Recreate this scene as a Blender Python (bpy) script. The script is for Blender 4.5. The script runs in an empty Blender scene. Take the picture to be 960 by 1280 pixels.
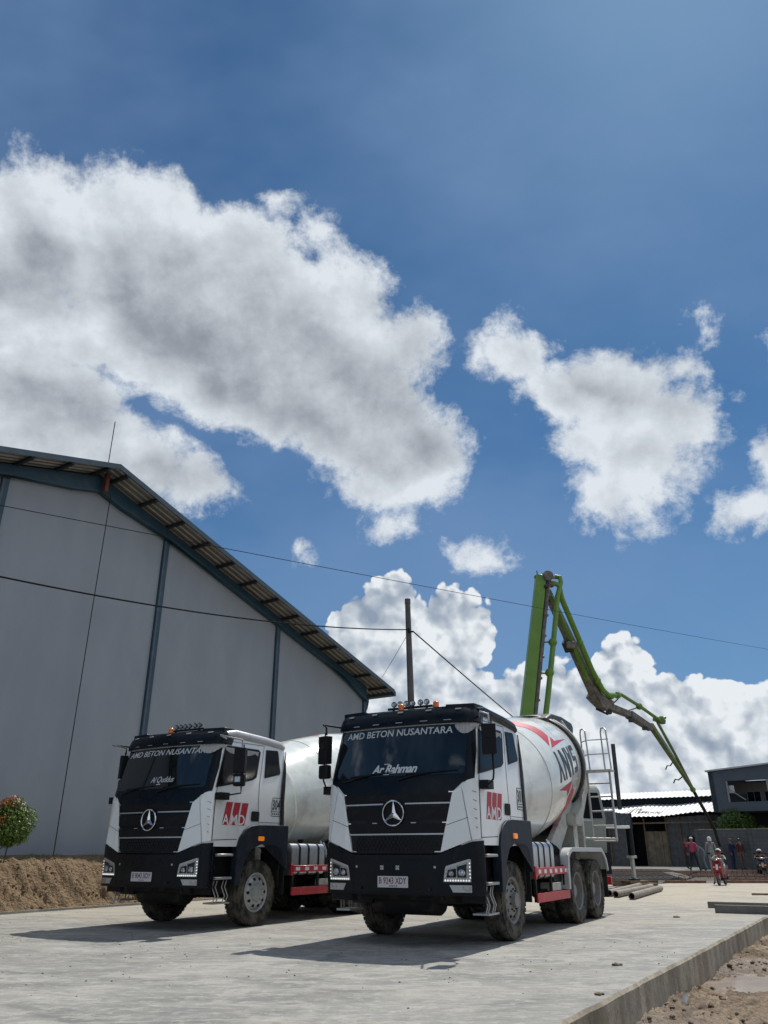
import bpy, bmesh, math, random
from mathutils import Vector, Matrix, noise as mnoise
S = bpy.context.scene
COL = S.collection
R = math.radians
PI = math.pi
random.seed(7)

# ---------------------------------------------------------------- camera
EYE = 1.2
PITCH = math.atan(426/960)
cam_d = bpy.data.cameras.new('camera')
cam = bpy.data.objects.new('camera', cam_d); COL.objects.link(cam)
cam_d.sensor_fit = 'VERTICAL'; cam_d.sensor_height = 36.0; cam_d.lens = 27.0
cam_d.clip_start = 0.1; cam_d.clip_end = 5000
cam.location = (0, 0, EYE); cam.rotation_euler = (PI/2+PITCH, 0, 0)
S.camera = cam
S.view_settings.view_transform = 'Standard'; S.view_settings.look = 'None'
S.view_settings.exposure = 0.06; S.view_settings.gamma = 1.0; S.view_settings.use_curve_mapping = False

SP, CP = math.sin(PITCH), math.cos(PITCH)
def ray(px, py):
    x = (px-480)/960; u = (640-py)/960
    return Vector((x, CP-u*SP, SP+u*CP))
def at(px, py, Y):
    r = ray(px, py); return Vector((0, 0, EYE)) + r*(Y/r.y)
def on_ground(px, py, z=0.):
    r = ray(px, py); return Vector((0, 0, EYE)) + r*((z-EYE)/r.z)

# ---------------------------------------------------------------- sun and sky
SUN_EL, SUN_AZ = R(58.5), R(31.5)
sd = Vector((math.sin(SUN_AZ)*math.cos(SUN_EL), math.cos(SUN_AZ)*math.cos(SUN_EL), math.sin(SUN_EL)))
sl = bpy.data.lights.new('sun', 'SUN'); sl.energy = 4.3; sl.angle = R(0.53); sl.color = (1.0, .955, .88)
so = bpy.data.objects.new('sun', sl); COL.objects.link(so); so.location = (20, 30, 60)
so.rotation_euler = sd.to_track_quat('Z', 'Y').to_euler()

W = bpy.data.worlds.new('World'); S.world = W; W.use_nodes = True
NT = W.node_tree; NT.nodes.clear()
class G:
    """small helper that writes shader node graphs"""
    def __init__(s, nt): s.nt = nt
    def n(s, t, **k):
        x = s.nt.nodes.new(t)
        for a, b in k.items(): setattr(x, a, b)
        return x
    def put(s, sock, v):
        if v is None: return
        if hasattr(v, 'is_output') or isinstance(v, bpy.types.NodeSocket): s.nt.links.new(v, sock)
        else: sock.default_value = v
    def m(s, op, a, b=None, c=None, clamp=False):
        x = s.n('ShaderNodeMath', operation=op); x.use_clamp = clamp
        for i, v in enumerate((a, b, c)): s.put(x.inputs[i], v)
        return x.outputs[0]
    def v(s, op, a, b=None, scale=None):
        x = s.n('ShaderNodeVectorMath', operation=op)
        s.put(x.inputs[0], a)
        if b is not None: s.put(x.inputs[1], b)
        if scale is not None: s.put(x.inputs['Scale'], scale)
        return x.outputs['Value'] if op in ('DOT_PRODUCT', 'LENGTH') else x.outputs['Vector']
    def noise(s, vec, scale, detail=6, rough=.55, lac=2.0, dist=0., out=0, dim='3D'):
        x = s.n('ShaderNodeTexNoise', noise_dimensions=dim)
        s.put(x.inputs['Vector'], vec)
        for k, q in (('Scale', scale), ('Detail', detail), ('Roughness', rough), ('Lacunarity', lac), ('Distortion', dist)): x.inputs[k].default_value = q
        return x.outputs[out]
    def voro(s, vec, scale, feature='F1', detail=0., rough=.5, smooth=.3, out=0):
        x = s.n('ShaderNodeTexVoronoi', feature=feature)
        s.put(x.inputs['Vector'], vec); x.inputs['Scale'].default_value = scale
        x.inputs['Detail'].default_value = detail; x.inputs['Roughness'].default_value = rough
        if feature == 'SMOOTH_F1': x.inputs['Smoothness'].default_value = smooth
        return x.outputs[out]
    def ss(s, x, a, b, o0=0., o1=1., kind='SMOOTHSTEP'):
        y = s.n('ShaderNodeMapRange', interpolation_type=kind)
        s.put(y.inputs[0], x)
        for i, q in enumerate((a, b, o0, o1)): s.put(y.inputs[1+i], q)
        return y.outputs[0]
    def mix(s, f, a, b, bt='MIX'):
        x = s.n('ShaderNodeMix', data_type='RGBA', blend_type=bt)
        s.put(x.inputs[0], f); s.put(x.inputs[6], a); s.put(x.inputs[7], b)
        return x.outputs[2]
    def ramp(s, f, stops):
        x = s.n('ShaderNodeValToRGB'); s.put(x.inputs[0], f); e = x.color_ramp.elements
        while len(e) < len(stops): e.new(.5)
        for q, (p, c) in zip(e, stops): q.position = p; q.color = (*c, 1)
        return x.outputs[0]
def lin(r, g, b):
    f = lambda c: (c/255/12.92 if c/255 <= .04045 else ((c/255+.055)/1.055)**2.4)
    return (f(r), f(g), f(b))

def make_sky():
    g = G(NT)
    D = g.n('ShaderNodeTexCoord').outputs['Generated']
    D = g.v('NORMALIZE', D)
    sky = g.n('ShaderNodeTexSky', sky_type='NISHITA', sun_disc=False)
    sky.sun_elevation = SUN_EL; sky.sun_rotation = SUN_AZ
    sky.altitude = 0; sky.air_density = 1.0; sky.dust_density = .35; sky.ozone_density = 2.2
    # stereographic chart of the sky around a fixed compass direction
    a0, e0 = R(4), R(27)
    f0 = Vector((math.sin(a0)*math.cos(e0), math.cos(a0)*math.cos(e0), math.sin(e0)))
    r0 = Vector((math.cos(a0), -math.sin(a0), 0)); u0 = r0.cross(f0)
    def chart(d): d = d.normalized(); k = 1+d.dot(f0); return (d.dot(r0)/k, d.dot(u0)/k)
    def cp(px, py): return chart(ray(px, py))
    k = g.m('ADD', g.v('DOT_PRODUCT', D, tuple(f0)), 1.001)
    cx = g.m('DIVIDE', g.v('DOT_PRODUCT', D, tuple(r0)), k)
    cy = g.m('DIVIDE', g.v('DOT_PRODUCT', D, tuple(u0)), k)
    cmb = g.n('ShaderNodeCombineXYZ'); g.put(cmb.inputs[0], cx); g.put(cmb.inputs[1], cy)
    C = cmb.outputs[0]
    # chart length per photo pixel near the middle, used to size the cloud masses
    U = (Vector(cp(490, 640))-Vector(cp(480, 640))).length/10
    def blobs(vec, items):
        acc = None
        for (px, py, rx, ry, rot, *hh) in items:
            c = cp(px, py)
            mp = g.n('ShaderNodeMapping', vector_type='TEXTURE')
            g.put(mp.inputs['Vector'], vec)
            mp.inputs['Location'].default_value = (c[0], c[1], 0)
            mp.inputs['Rotation'].default_value = (0, 0, R(rot))
            mp.inputs['Scale'].default_value = (rx*U, ry*U, 1)
            l = g.v('LENGTH', mp.outputs[0])
            q = g.m('MULTIPLY', g.m('SUBTRACT', 1.0, l), (min(rx, ry)/62. if not hh else hh[0]))
            if acc is None: acc = q
            else:
                x = g.n('ShaderNodeMath', operation='SMOOTH_MAX'); g.put(x.inputs[0], acc); g.put(x.inputs[1], q); x.inputs[2].default_value = .12
                acc = x.outputs[0]
        return acc
    def warp(vec, scale, amt, detail=4, rough=.6):
        nv = g.noise(vec, scale, detail, rough, out=1)
        return g.v('ADD', vec, g.v('SCALE', g.v('SUBTRACT', nv, (.5, .5, .5)), scale=amt))
    # sun side of a cloud in the chart (towards the sun)
    sc = Vector(chart(sd)); sdir = (sc-Vector(cp(480, 450))).normalized()
    off = (sdir.x*.022, sdir.y*.022, 0)
    # ---- soft mid-level clouds
    BIG = [(50,285,105,80,-8),(170,290,120,80,-15),(290,350,140,85,-22),(400,400,120,80,-32),(490,425,80,62,-20),(330,450,170,95,-25),(440,500,120,85,-30),(510,560,82,80,-20),(548,605,46,38,0),(470,600,90,46,-15),(20,380,90,90,0),(70,480,110,70,-20),(150,550,120,60,-28),(240,605,74,44,-12),(30,560,110,80,0),(90,610,130,45,0),
           (400,300,30,36,20),(350,272,24,26,0),(190,238,46,32,0),(22,222,36,28,0),(-120,420,170,170,0),(190,430,150,62,-28),(190,370,120,80,-20),(430,360,70,60,-30),(120,400,100,60,-10)]
    MID = [(645,445,62,64,15),(690,495,84,64,-20),(750,500,110,84,-10),(780,460,60,40,-10),(820,525,86,66,-10),(800,585,90,68,0),(770,625,70,52,0),(720,560,66,52,0),(838,456,28,46,-35),(622,462,40,40,0),(868,520,44,50,0)]
    SML = [(620,695,38,28,0),(370,685,36,28,0),(505,655,48,24,0),(966,572,30,36,30),(935,636,38,24,0),(966,432,20,22,0),(588,440,24,40,0),(885,385,26,24,30),(650,385,22,30,20)]
    ALL = BIG+MID+SML
    SHD = [(400,470,150,75,-22),(505,545,90,55,-12),(230,370,150,65,-22),(60,330,90,55,0),(80,500,130,40,-15),(200,580,90,30,-22),(725,480,60,34,-15,.6),(790,560,60,40,0,.5),(690,500,40,40,0,.5)]
    SHD = [(a, b, c_*1.15, d*1.15, *e) for a, b, c_, d, *e in SHD]
    Wv = warp(warp(C, 6, .085, 3), 24, .040, 6, .7)
    F = blobs(Wv, ALL)
    def soft(vec):
        a = g.noise(vec, 7, 10, .56, 2.1)
        return a
    n1 = soft(C); n2 = soft(g.v('ADD', C, off))
    dens = g.m('ADD', g.m('ADD', F, -.07), g.m('MULTIPLY', g.m('SUBTRACT', n1, .5), 1.25))
    fine = g.noise(C, 42, 7, .68)
    dens = g.m('ADD', dens, g.m('MULTIPLY', g.m('SUBTRACT', fine, .5), .95))
    aS = g.m('POWER', g.ss(dens, -.03, .42), .85)
    dsh = blobs(warp(C, 6, .10, 3), SHD)
    deep = g.ss(g.m('ADD', dsh, g.m('MULTIPLY', g.m('SUBTRACT', g.noise(C, 8, 6, .55), .5), 1.5)), -.02, .80)
    core = g.ss(dens, .15, .9)
    rel = g.m('MULTIPLY', g.m('SUBTRACT', n1, n2), 2.3)
    lum = g.m('ADD', g.m('SUBTRACT', g.m('SUBTRACT', .96, g.m('MULTIPLY', deep, .40)), g.m('MULTIPLY', core, .14)), rel)
    lum = g.m('ADD', lum, g.m('MULTIPLY', g.m('SUBTRACT', fine, .5), .42), clamp=True)
    colS = g.ramp(lum, [(0., lin(118, 123, 133)), (.35, lin(153, 158, 166)), (.62, lin(184, 190, 197)), (.85, lin(206, 213, 220)), (1., lin(222, 228, 234))])
    # ---- cumulus bank over the horizon
    BK = [(790,935,190,70,0),(640,950,160,70,0),(900,960,200,70,0),(440,775,74,50,0),(500,770,72,55,0),(555,775,69,50,0),(580,805,55,50,0),(400,790,48,36,0),(470,850,132,84,0),(560,880,120,60,0),
          (640,890,84,55,0),(700,895,84,62,0),(760,872,66,50,0),(790,830,40,36,0),(835,876,66,43,0),(880,905,72,40,0),(940,915,72,45,0),(1040,915,108,60,0),(1160,900,108,72,0),
          (300,1040,500,70,0),(900,1030,500,80,0),(1500,1030,500,80,0),(700,960,360,96,0),(950,950,300,96,0),(450,960,360,120,0),(100,1000,600,72,0),(1300,960,360,108,0)]
    Wb = warp(warp(C, 10, .02, 3), 60, .005, 4, .6)
    BK = [(a, b, c_, d, e_, .0+min(c_, d)/60.) for a, b, c_, d, e_ in BK]
    BK += [(790, 960, 420, 95, 0, 1.6), (400, 980, 420, 95, 0, 1.6)]
    FB = blobs(Wb, BK)
    def puff(vec):
        a = g.voro(vec, 17, 'SMOOTH_F1', 0, .5, .18)
        b = g.voro(vec, 41, 'SMOOTH_F1', 0, .5, .2)
        c = g.voro(vec, 98, 'SMOOTH_F1', 0, .5, .2)
        h = g.m('SUBTRACT', .6, g.m('MULTIPLY', g.m('MULTIPLY', a, a), 1.25))
        h = g.m('SUBTRACT', h, g.m('MULTIPLY', g.m('MULTIPLY', b, b), .85))
        h = g.m('SUBTRACT', h, g.m('MULTIPLY', g.m('MULTIPLY', c, c), .50))
        d = g.voro(vec, 210, 'SMOOTH_F1', 0, .5, .25)
        h = g.m('SUBTRACT', h, g.m('MULTIPLY', g.m('MULTIPLY', d, d), .22))
        return g.m('ADD', h, g.m('MULTIPLY', g.noise(vec, 60, 7, .65), .20))
    offb = (sdir.x*.006, sdir.y*.006+.004, 0)
    p1 = puff(Wb); p2 = puff(g.v('ADD', Wb, offb))
    dB = g.m('ADD', g.m('SUBTRACT', FB, .02), g.m('MULTIPLY', g.m('SUBTRACT', p1, .16), .58))
    aB = g.ss(dB, .02, .085)
    depB = g.ss(FB, .05, .62)
    relB = g.m('MULTIPLY', g.m('SUBTRACT', p1, p2), g.m('SUBTRACT', 1.9, g.m('MULTIPLY', depB, .9)))
    lowf = g.noise(g.v('MULTIPLY', C, (1, 2.0, 1)), 8, 7, .6)
    lumB = g.m('ADD', g.m('SUBTRACT', .97, g.m('MULTIPLY', depB, .26)), relB)
    lumB = g.m('ADD', lumB, g.m('MULTIPLY', g.m('SUBTRACT', lowf, .5), 1.15), clamp=True)
    colB = g.ramp(lumB, [(0., lin(140, 154, 174)), (.30, lin(160, 172, 187)), (.58, lin(183, 192, 203)), (.85, lin(212, 219, 225)), (1., lin(228, 233, 238))])
    # ---- unseen clouds outside the view, added for reflections and brightened to fill shade
    fw = g.v('DOT_PRODUCT', D, tuple(f0))
    outm = g.ss(fw, .72, .35)
    nz = g.noise(g.v('MULTIPLY', D, (1, 1, 1.8)), 2.2, 8, .6)
    # a patch of open sky behind and to the left, the part the windscreens mirror
    rd = Vector((-.70, -.44, .55)).normalized(); opn = g.ss(g.v('DOT_PRODUCT', D, tuple(rd)), .80, .93)
    aO = g.m('MULTIPLY', g.ss(g.m('SUBTRACT', nz, g.m('MULTIPLY', opn, .13)), .41, .53), outm)
    sep = g.n('ShaderNodeSeparateXYZ'); g.put(sep.inputs[0], D)
    # ---- compose
    skc = g.mix(1.0, sky.outputs[0], (.55, .97, 1.24, 1), 'MULTIPLY')
    bg = g.n('ShaderNodeBackground'); g.put(bg.inputs[0], skc); bg.inputs[1].default_value = SKY_STR
    def lay(prev, fac, col, st=1.0):
        b = g.n('ShaderNodeBackground'); g.put(b.inputs[0], col); b.inputs[1].default_value = st
        mx = g.n('ShaderNodeMixShader'); g.put(mx.inputs[0], fac); g.put(mx.inputs[1], prev); g.put(mx.inputs[2], b.outputs[0])
        return mx.outputs[0]
    sh = lay(bg.outputs[0], aO, (*lin(206, 210, 216), 1), 1.5)
    # thin high haze veil, uneven
    veil = g.m('MULTIPLY', g.ss(g.noise(g.v('MULTIPLY', C, (1, 1.6, 1)), 2.6, 5, .55), .34, .66), .50)
    sh = lay(sh, veil, (*lin(124, 152, 190), 1))
    sh = lay(sh, g.m('MULTIPLY', aB, g.ss(sep.outputs[2], -.02, .0)), colB)
    sh = lay(sh, g.m('MULTIPLY', aS, .96), colS)
    out = g.n('ShaderNodeOutputWorld'); g.put(out.inputs[0], sh)
SKY_STR = .052
make_sky()
try: W.cycles.sampling_method = 'MANUAL'; W.cycles.sample_map_resolution = 1024
except Exception: pass
# ================================================================ materials
MATS = {}
def mat(name, col, rough=.6, metal=0., spec=.5, coat=0., var=.0, vscale=3., bump=0., bscale=30., dust=None, dscale=2., ior=None, trans=0., emit=None, streak=False, rv=0.):
    """principled material with an uneven colour, optional dust mask and bump, in object space"""
    if name in MATS: return MATS[name]
    m = bpy.data.materials.new(name); m.use_nodes = True; nt = m.node_tree; g = G(nt)
    p = nt.nodes['Principled BSDF']; tc = g.n('ShaderNodeTexCoord').outputs['Object']
    c = (*col, 1)
    if var:
        nz = g.noise(tc, vscale, 6, .6)
        c = g.mix(g.ss(nz, .3, .7), (*[max(0, q*(1-var)) for q in col], 1), (*[min(1, q*(1+var)) for q in col], 1))
    if dust:
        v = g.v('MULTIPLY', tc, (1, 1, .22)) if streak else tc
        nz = g.noise(v, dscale, 8, .65)
        f = g.ss(nz, dust[1], dust[2])
        c = g.mix(g.m('MULTIPLY', f, dust[3] if len(dust) > 3 else .7), c, (*dust[0], 1))
    g.put(p.inputs['Base Color'], c)
    p.inputs['Roughness'].default_value = rough
    if rv: g.put(p.inputs['Roughness'], g.ss(g.noise(tc, vscale*2, 5, .6), .3, .7, max(0, rough-rv), min(1, rough+rv)))
    p.inputs['Metallic'].default_value = metal
    p.inputs['Specular IOR Level'].default_value = spec
    if ior: p.inputs['IOR'].default_value = ior
    p.inputs['Coat Weight'].default_value = coat; p.inputs['Coat Roughness'].default_value = .08
    if trans: p.inputs['Transmission Weight'].default_value = trans
    if emit: p.inputs['Emission Color'].default_value = (*emit[0], 1); p.inputs['Emission Strength'].default_value = emit[1]
    if bump:
        b = g.n('ShaderNodeBump'); b.inputs['Strength'].default_value = 1; b.inputs['Distance'].default_value = bump
        g.put(b.inputs['Height'], g.noise(tc, bscale, 6, .6)); nt.links.new(b.outputs[0], p.inputs['Normal'])
    MATS[name] = m; return m
DUST = (.30, .26, .20)
M = dict(
 white=mat('white_cab_paint', (.73,.745,.73), .25, coat=.4, var=.03, dust=(DUST,.50,.80,.45), dscale=2.2, streak=True),
 navy=mat('navy_black_paint', (.0015,.0042,.0085), .30, spec=.30, ior=1.4, dust=((.03,.03,.03),.5,.85,.30), dscale=3, rv=.08),
 arch=mat('navy_grey_plastic', (.008,.014,.024), .5, spec=.25, dust=((.06,.055,.05),.48,.78,.45), dscale=5),
 plastic=mat('black_plastic', (.004,.004,.005), .5, spec=.22, dust=((.05,.047,.04),.5,.85,.35), dscale=6),
 glass=mat('dark_windscreen_glass', (.006,.009,.010), .03, ior=1.75),
 sglass=mat('side_window_glass', (.008,.009,.010), .08, ior=1.25, spec=.35),
 chrome=mat('chrome', (.62,.64,.66), .16, 1.0),
 silver=mat('silver_plastic', (.42,.43,.44), .35, .6),
 red=mat('red_paint', (.42,.018,.028), .4, coat=.2, var=.08, dust=(DUST,.5,.8,.4), dscale=4),
 redv=mat('red_vinyl', (.40,.010,.025), .45, dust=(DUST,.5,.85,.25), dscale=4),
 drumred=mat('faded_red_vinyl', (.44,.030,.055), .5, dust=(DUST,.5,.85,.3), dscale=4),
 wvinyl=mat('white_vinyl', (.70,.71,.70), .5),
 gvinyl=mat('grey_lettering', (.46,.48,.48), .5),
 bvinyl=mat('dark_lettering', (.030,.040,.050), .5),
 pale=mat('pale_lettering', (.50,.54,.56), .5),
 tyre=mat('tyre_rubber', (.018,.018,.017), .85, spec=.2, dust=((.14,.125,.10),.36,.66,.75), dscale=7, bump=.003, bscale=60),
 rim=mat('painted_steel_rim', (.20,.20,.195), .5, .2, dust=((.16,.13,.10),.4,.7,.7), dscale=9),
 rimlight=mat('pale_wheel_cover', (.36,.37,.37), .4, .35, dust=((.2,.17,.13),.5,.8,.5), dscale=9),
 hole=mat('dark_opening', (.004,.004,.004), .9),
 chassis=mat('chassis_steel', (.012,.012,.012), .7, spec=.25, dust=((.09,.075,.055),.48,.75,.6), dscale=5, bump=.003),
 alu=mat('tank_aluminium', (.50,.51,.52), .32, .9, dust=((.25,.22,.18),.45,.75,.5), dscale=5),
 drum=mat('drum_off_white', (.70,.73,.69), .22, coat=.5, var=.03, vscale=1.2, dust=((.38,.35,.29),.44,.74,.60), dscale=1.6, rv=.06),
 frame=mat('cement_stained_frame', (.40,.40,.36), .6, dust=((.18,.16,.13),.45,.7,.7), dscale=5, bump=.004),
 fender=mat('pale_fender', (.46,.47,.48), .35, .3, dust=((.22,.20,.16),.5,.8,.5), dscale=5),
 ring=mat('black_ring_steel', (.014,.014,.015), .5, dust=((.10,.10,.09),.5,.7,.5), dscale=10),
 amber=mat('amber_lens', (.85,.22,.01), .25, emit=((1,.28,.02),.25)),
 orange=mat('orange_beacon', (.80,.16,.01), .3),
 lens=mat('clear_lamp_lens', (.34,.36,.38), .12, .7, var=.4, vscale=40),
 led=mat('white_led', (.9,.9,.88), .3, emit=((1,1,.97),.5)),
 cloth=mat('grey_curtain', (.36,.35,.34), .9, var=.15, vscale=20),
 plate=mat('white_number_plate', (.52,.52,.53), .5),
 dred=mat('plate_characters', (.16,.012,.020), .5),
 pale_patch=mat('pale_sticker', (.60,.61,.60), .5),
 galv=mat('galvanised_tube', (.38,.38,.37), .45, .5, dust=((.3,.28,.24),.5,.7,.5), dscale=9),
)

# ================================================================ mesh helpers
class MB:
    def __init__(s): s.v = []; s.f = []; s.m = []; s.mats = []
    def mi(s, m):
        m = M[m] if isinstance(m, str) else m
        if m not in s.mats: s.mats.append(m)
        return s.mats.index(m)
    def add(s, vs, fs, m):
        o = len(s.v); k = s.mi(m); s.v += [tuple(q) for q in vs]
        for f in fs: s.f.append(tuple(i+o for i in f)); s.m.append(k)
        return s
    def box(s, a, b, m, mx=None):
        x0, y0, z0 = a; x1, y1, z1 = b
        vs = [(x, y, z) for x in (x0, x1) for y in (y0, y1) for z in (z0, z1)]
        if mx is not None: vs = [tuple(mx @ Vector(q)) for q in vs]
        return s.add(vs, [(0,1,3,2),(4,6,7,5),(0,4,5,1),(2,3,7,6),(0,2,6,4),(1,5,7,3)], m)
    def obox(s, c, sz, m, rz=0, rx=0, ry=0):
        mx = Matrix.Translation(c) @ Matrix.Rotation(rz, 4, 'Z') @ Matrix.Rotation(ry, 4, 'Y') @ Matrix.Rotation(rx, 4, 'X')
        h = [q/2 for q in sz]
        return s.box((-h[0], -h[1], -h[2]), tuple(h), m, mx)
    def beam(s, a, b, w, h, m, up=(0,0,1), w2=None, h2=None):
        a = Vector(a); b = Vector(b); d = (b-a).normalized(); upv = Vector(up)
        if abs(d.dot(upv)) > .98: upv = Vector((0,1,0)) if abs(d.y) < .9 else Vector((1,0,0))
        x = d.cross(upv).normalized(); y = x.cross(d)
        vs = []
        for p, ww, hh in ((a, w, h), (b, w2 or w, h2 or h)):
            vs += [p+x*sx*ww/2+y*sy*hh/2 for sx, sy in ((-1,-1),(1,-1),(1,1),(-1,1))]
        return s.add(vs, [(3,2,1,0),(4,5,6,7),(0,1,5,4),(1,2,6,5),(2,3,7,6),(3,0,4,7)], m)
    def tube(s, pts, r, m, n=8, closed=False, cap=True):
        pts = [Vector(p) for p in pts]; N = len(pts); rs = r if isinstance(r, (list, tuple)) else [r]*N
        vs = []; prev = None
        for i, p in enumerate(pts):
            if closed: d = (pts[(i+1) % N]-pts[i-1])
            else: d = pts[min(i+1, N-1)]-pts[max(i-1, 0)]
            d.normalize()
            if prev is None:
                a = Vector((0,0,1)) if abs(d.z) < .9 else Vector((1,0,0)); x = d.cross(a).normalized()
            else:
                x = (prev-d*prev.dot(d)).normalized()
            prev = x; y = d.cross(x)
            for k in range(n):
                t = 2*PI*k/n; vs.append(p+(x*math.cos(t)+y*math.sin(t))*rs[i])
        fs = []
        for i in range(N if closed else N-1):
            j = (i+1) % N
            for k in range(n): fs.append((i*n+k, i*n+(k+1) % n, j*n+(k+1) % n, j*n+k))
        if cap and not closed: fs += [tuple(range(n-1, -1, -1)), tuple((N-1)*n+k for k in range(n))]
        return s.add(vs, fs, m)
    def lathe(s, prof, o, ax, m, n=32, closed=False):
        """prof = [(distance along the axis, radius)]; m one material or one per segment"""
        o = Vector(o); ax = Vector(ax).normalized(); a = Vector((0,0,1)) if abs(ax.z) < .9 else Vector((1,0,0))
        x = ax.cross(a).normalized(); y = ax.cross(x); vs = []
        for h, r in prof:
            for k in range(n):
                t = 2*PI*k/n; vs.append(o+ax*h+(x*math.cos(t)+y*math.sin(t))*max(r, 1e-4))
        P = len(prof)
        for i in range(P if closed else P-1):
            j = (i+1) % P
            mm = m[i] if isinstance(m, list) else m
            o2 = len(s.v) if i == 0 else o2
            if i == 0: s.v += [tuple(q) for q in vs]
            k0 = s.mi(mm)
            for k in range(n):
                s.f.append((o2+i*n+k, o2+i*n+(k+1) % n, o2+j*n+(k+1) % n, o2+j*n+k)); s.m.append(k0)
        return s
    def prism(s, poly, axis, a0, a1, m):
        """polygon in the plane across `axis`, pulled from a0 to a1. axis x: poly=(y,z); y: (x,z); z: (x,y)"""
        def P(p, t): return {'x': (t, p[0], p[1]), 'y': (p[0], t, p[1]), 'z': (p[0], p[1], t)}[axis]
        n = len(poly); vs = [P(p, a0) for p in poly]+[P(p, a1) for p in poly]
        bm = bmesh.new(); bv = [bm.verts.new(q) for q in vs]
        f0 = bm.faces.new(bv[:n]); f1 = bm.faces.new(bv[n:][::-1])
        for i in range(n): bm.faces.new((bv[i], bv[(i+1) % n], bv[n+(i+1) % n], bv[n+i]))
        bmesh.ops.triangulate(bm, faces=[f0, f1]); bm.verts.index_update()
        fs = [tuple(q.index for q in f.verts) for f in bm.faces]; bm.free()
        return s.add(vs, fs, m)
    def strip(s, path, axis, a0, a1, th, m):
        """a bent sheet: path polyline in the plane across axis, given thickness"""
        n = len(path); out = []
        for i, p in enumerate(path):
            q0 = Vector(path[max(i-1, 0)]); q1 = Vector(path[min(i+1, n-1)]); d = (q1-q0).normalized(); nn = Vector((-d.y, d.x))
            out.append((p[0]+nn.x*th, p[1]+nn.y*th))
        return s.prism(list(path)+out[::-1], axis, a0, a1, m)
    def sphere(s, c, r, m, n=12, sc=(1,1,1)):
        vs = []; fs = []; R_ = n//2
        for i in range(R_+1):
            a = PI*i/R_
            for k in range(n):
                t = 2*PI*k/n; vs.append((c[0]+r*sc[0]*math.sin(a)*math.cos(t), c[1]+r*sc[1]*math.sin(a)*math.sin(t), c[2]+r*sc[2]*math.cos(a)))
        for i in range(R_):
            for k in range(n): fs.append((i*n+k, i*n+(k+1) % n, (i+1)*n+(k+1) % n, (i+1)*n+k))
        return s.add(vs, fs, m)
    def flat(s, tris, fn, off, th, m, cuts=None):
        """flat 2-D faces (list of polygons) bent onto the surface fn(u,v,off) with thickness th"""
        bm = bmesh.new()
        for poly in tris:
            try: bm.faces.new([bm.verts.new((p[0], p[1], 0)) for p in poly])
            except Exception: pass
        bmesh.ops.remove_doubles(bm, verts=bm.verts, dist=1e-5)
        if cuts:
            xs = [q.co.x for q in bm.verts]; ys = [q.co.y for q in bm.verts]
            for k, (lo, hi) in enumerate(((min(xs), max(xs)), (min(ys), max(ys)))):
                st = cuts[k]; t = math.ceil(lo/st)*st
                while t < hi:
                    if t > lo+1e-4:
                        no = (1,0,0) if k == 0 else (0,1,0); co = (t,0,0) if k == 0 else (0,t,0)
                        bmesh.ops.bisect_plane(bm, geom=bm.verts[:]+bm.edges[:]+bm.faces[:], plane_co=co, plane_no=no, dist=1e-6)
                    t += st
        bmesh.ops.triangulate(bm, faces=[f for f in bm.faces if len(f.verts) > 4])
        bm.verts.index_update(); n = len(bm.verts)
        flat = [(q.co.x, q.co.y) for q in bm.verts]
        top = [fn(u, v, off+th) for u, v in flat]; bot = [fn(u, v, off) for u, v in flat]
        fs = [tuple(q.index for q in f.verts) for f in bm.faces]
        if th:
            for e in bm.edges:
                if len(e.link_faces) == 1:
                    a, b = e.verts[0].index, e.verts[1].index
                    fs.append((a, b, n+b, n+a))
            s.add(top+bot, fs, m)
        else: s.add(top, fs, m)
        bm.free(); return s
    def text(s, txt, box, fn, off, m, th=.002, shear=0., bold=0., rot=0., cuts=None, space=1.0):
        t2 = text2d(txt, shear, bold, space)
        xs = [p[0] for f in t2 for p in f]; ys = [p[1] for f in t2 for p in f]
        x0, x1, y0, y1 = min(xs), max(xs), min(ys), max(ys); u0, v0, u1, v1 = box
        T = [[(u0+(p[0]-x0)/(x1-x0)*(u1-u0), v0+(p[1]-y0)/(y1-y0)*(v1-v0)) for p in f] for f in t2]
        return s.flat(T, fn, off, th, m, cuts)
    def build(s, name, parent=None, bevel=0., smooth=35, seg=1):
        me = bpy.data.meshes.new(name); me.from_pydata(s.v, [], s.f)
        for q in s.mats: me.materials.append(q)
        me.polygons.foreach_set('material_index', s.m)
        bm = bmesh.new(); bm.from_mesh(me); bmesh.ops.recalc_face_normals(bm, faces=bm.faces); bm.to_mesh(me); bm.free()
        if smooth: me.shade_smooth(); me.set_sharp_from_angle(angle=R(smooth))
        me.update()
        o = bpy.data.objects.new(name, me); COL.objects.link(o)
        if bevel:
            b = o.modifiers.new('bevel', 'BEVEL'); b.width = bevel; b.segments = seg; b.limit_method = 'ANGLE'; b.angle_limit = R(40)
        if parent is not None: o.parent = parent
        return o
_tc = {}
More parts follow.
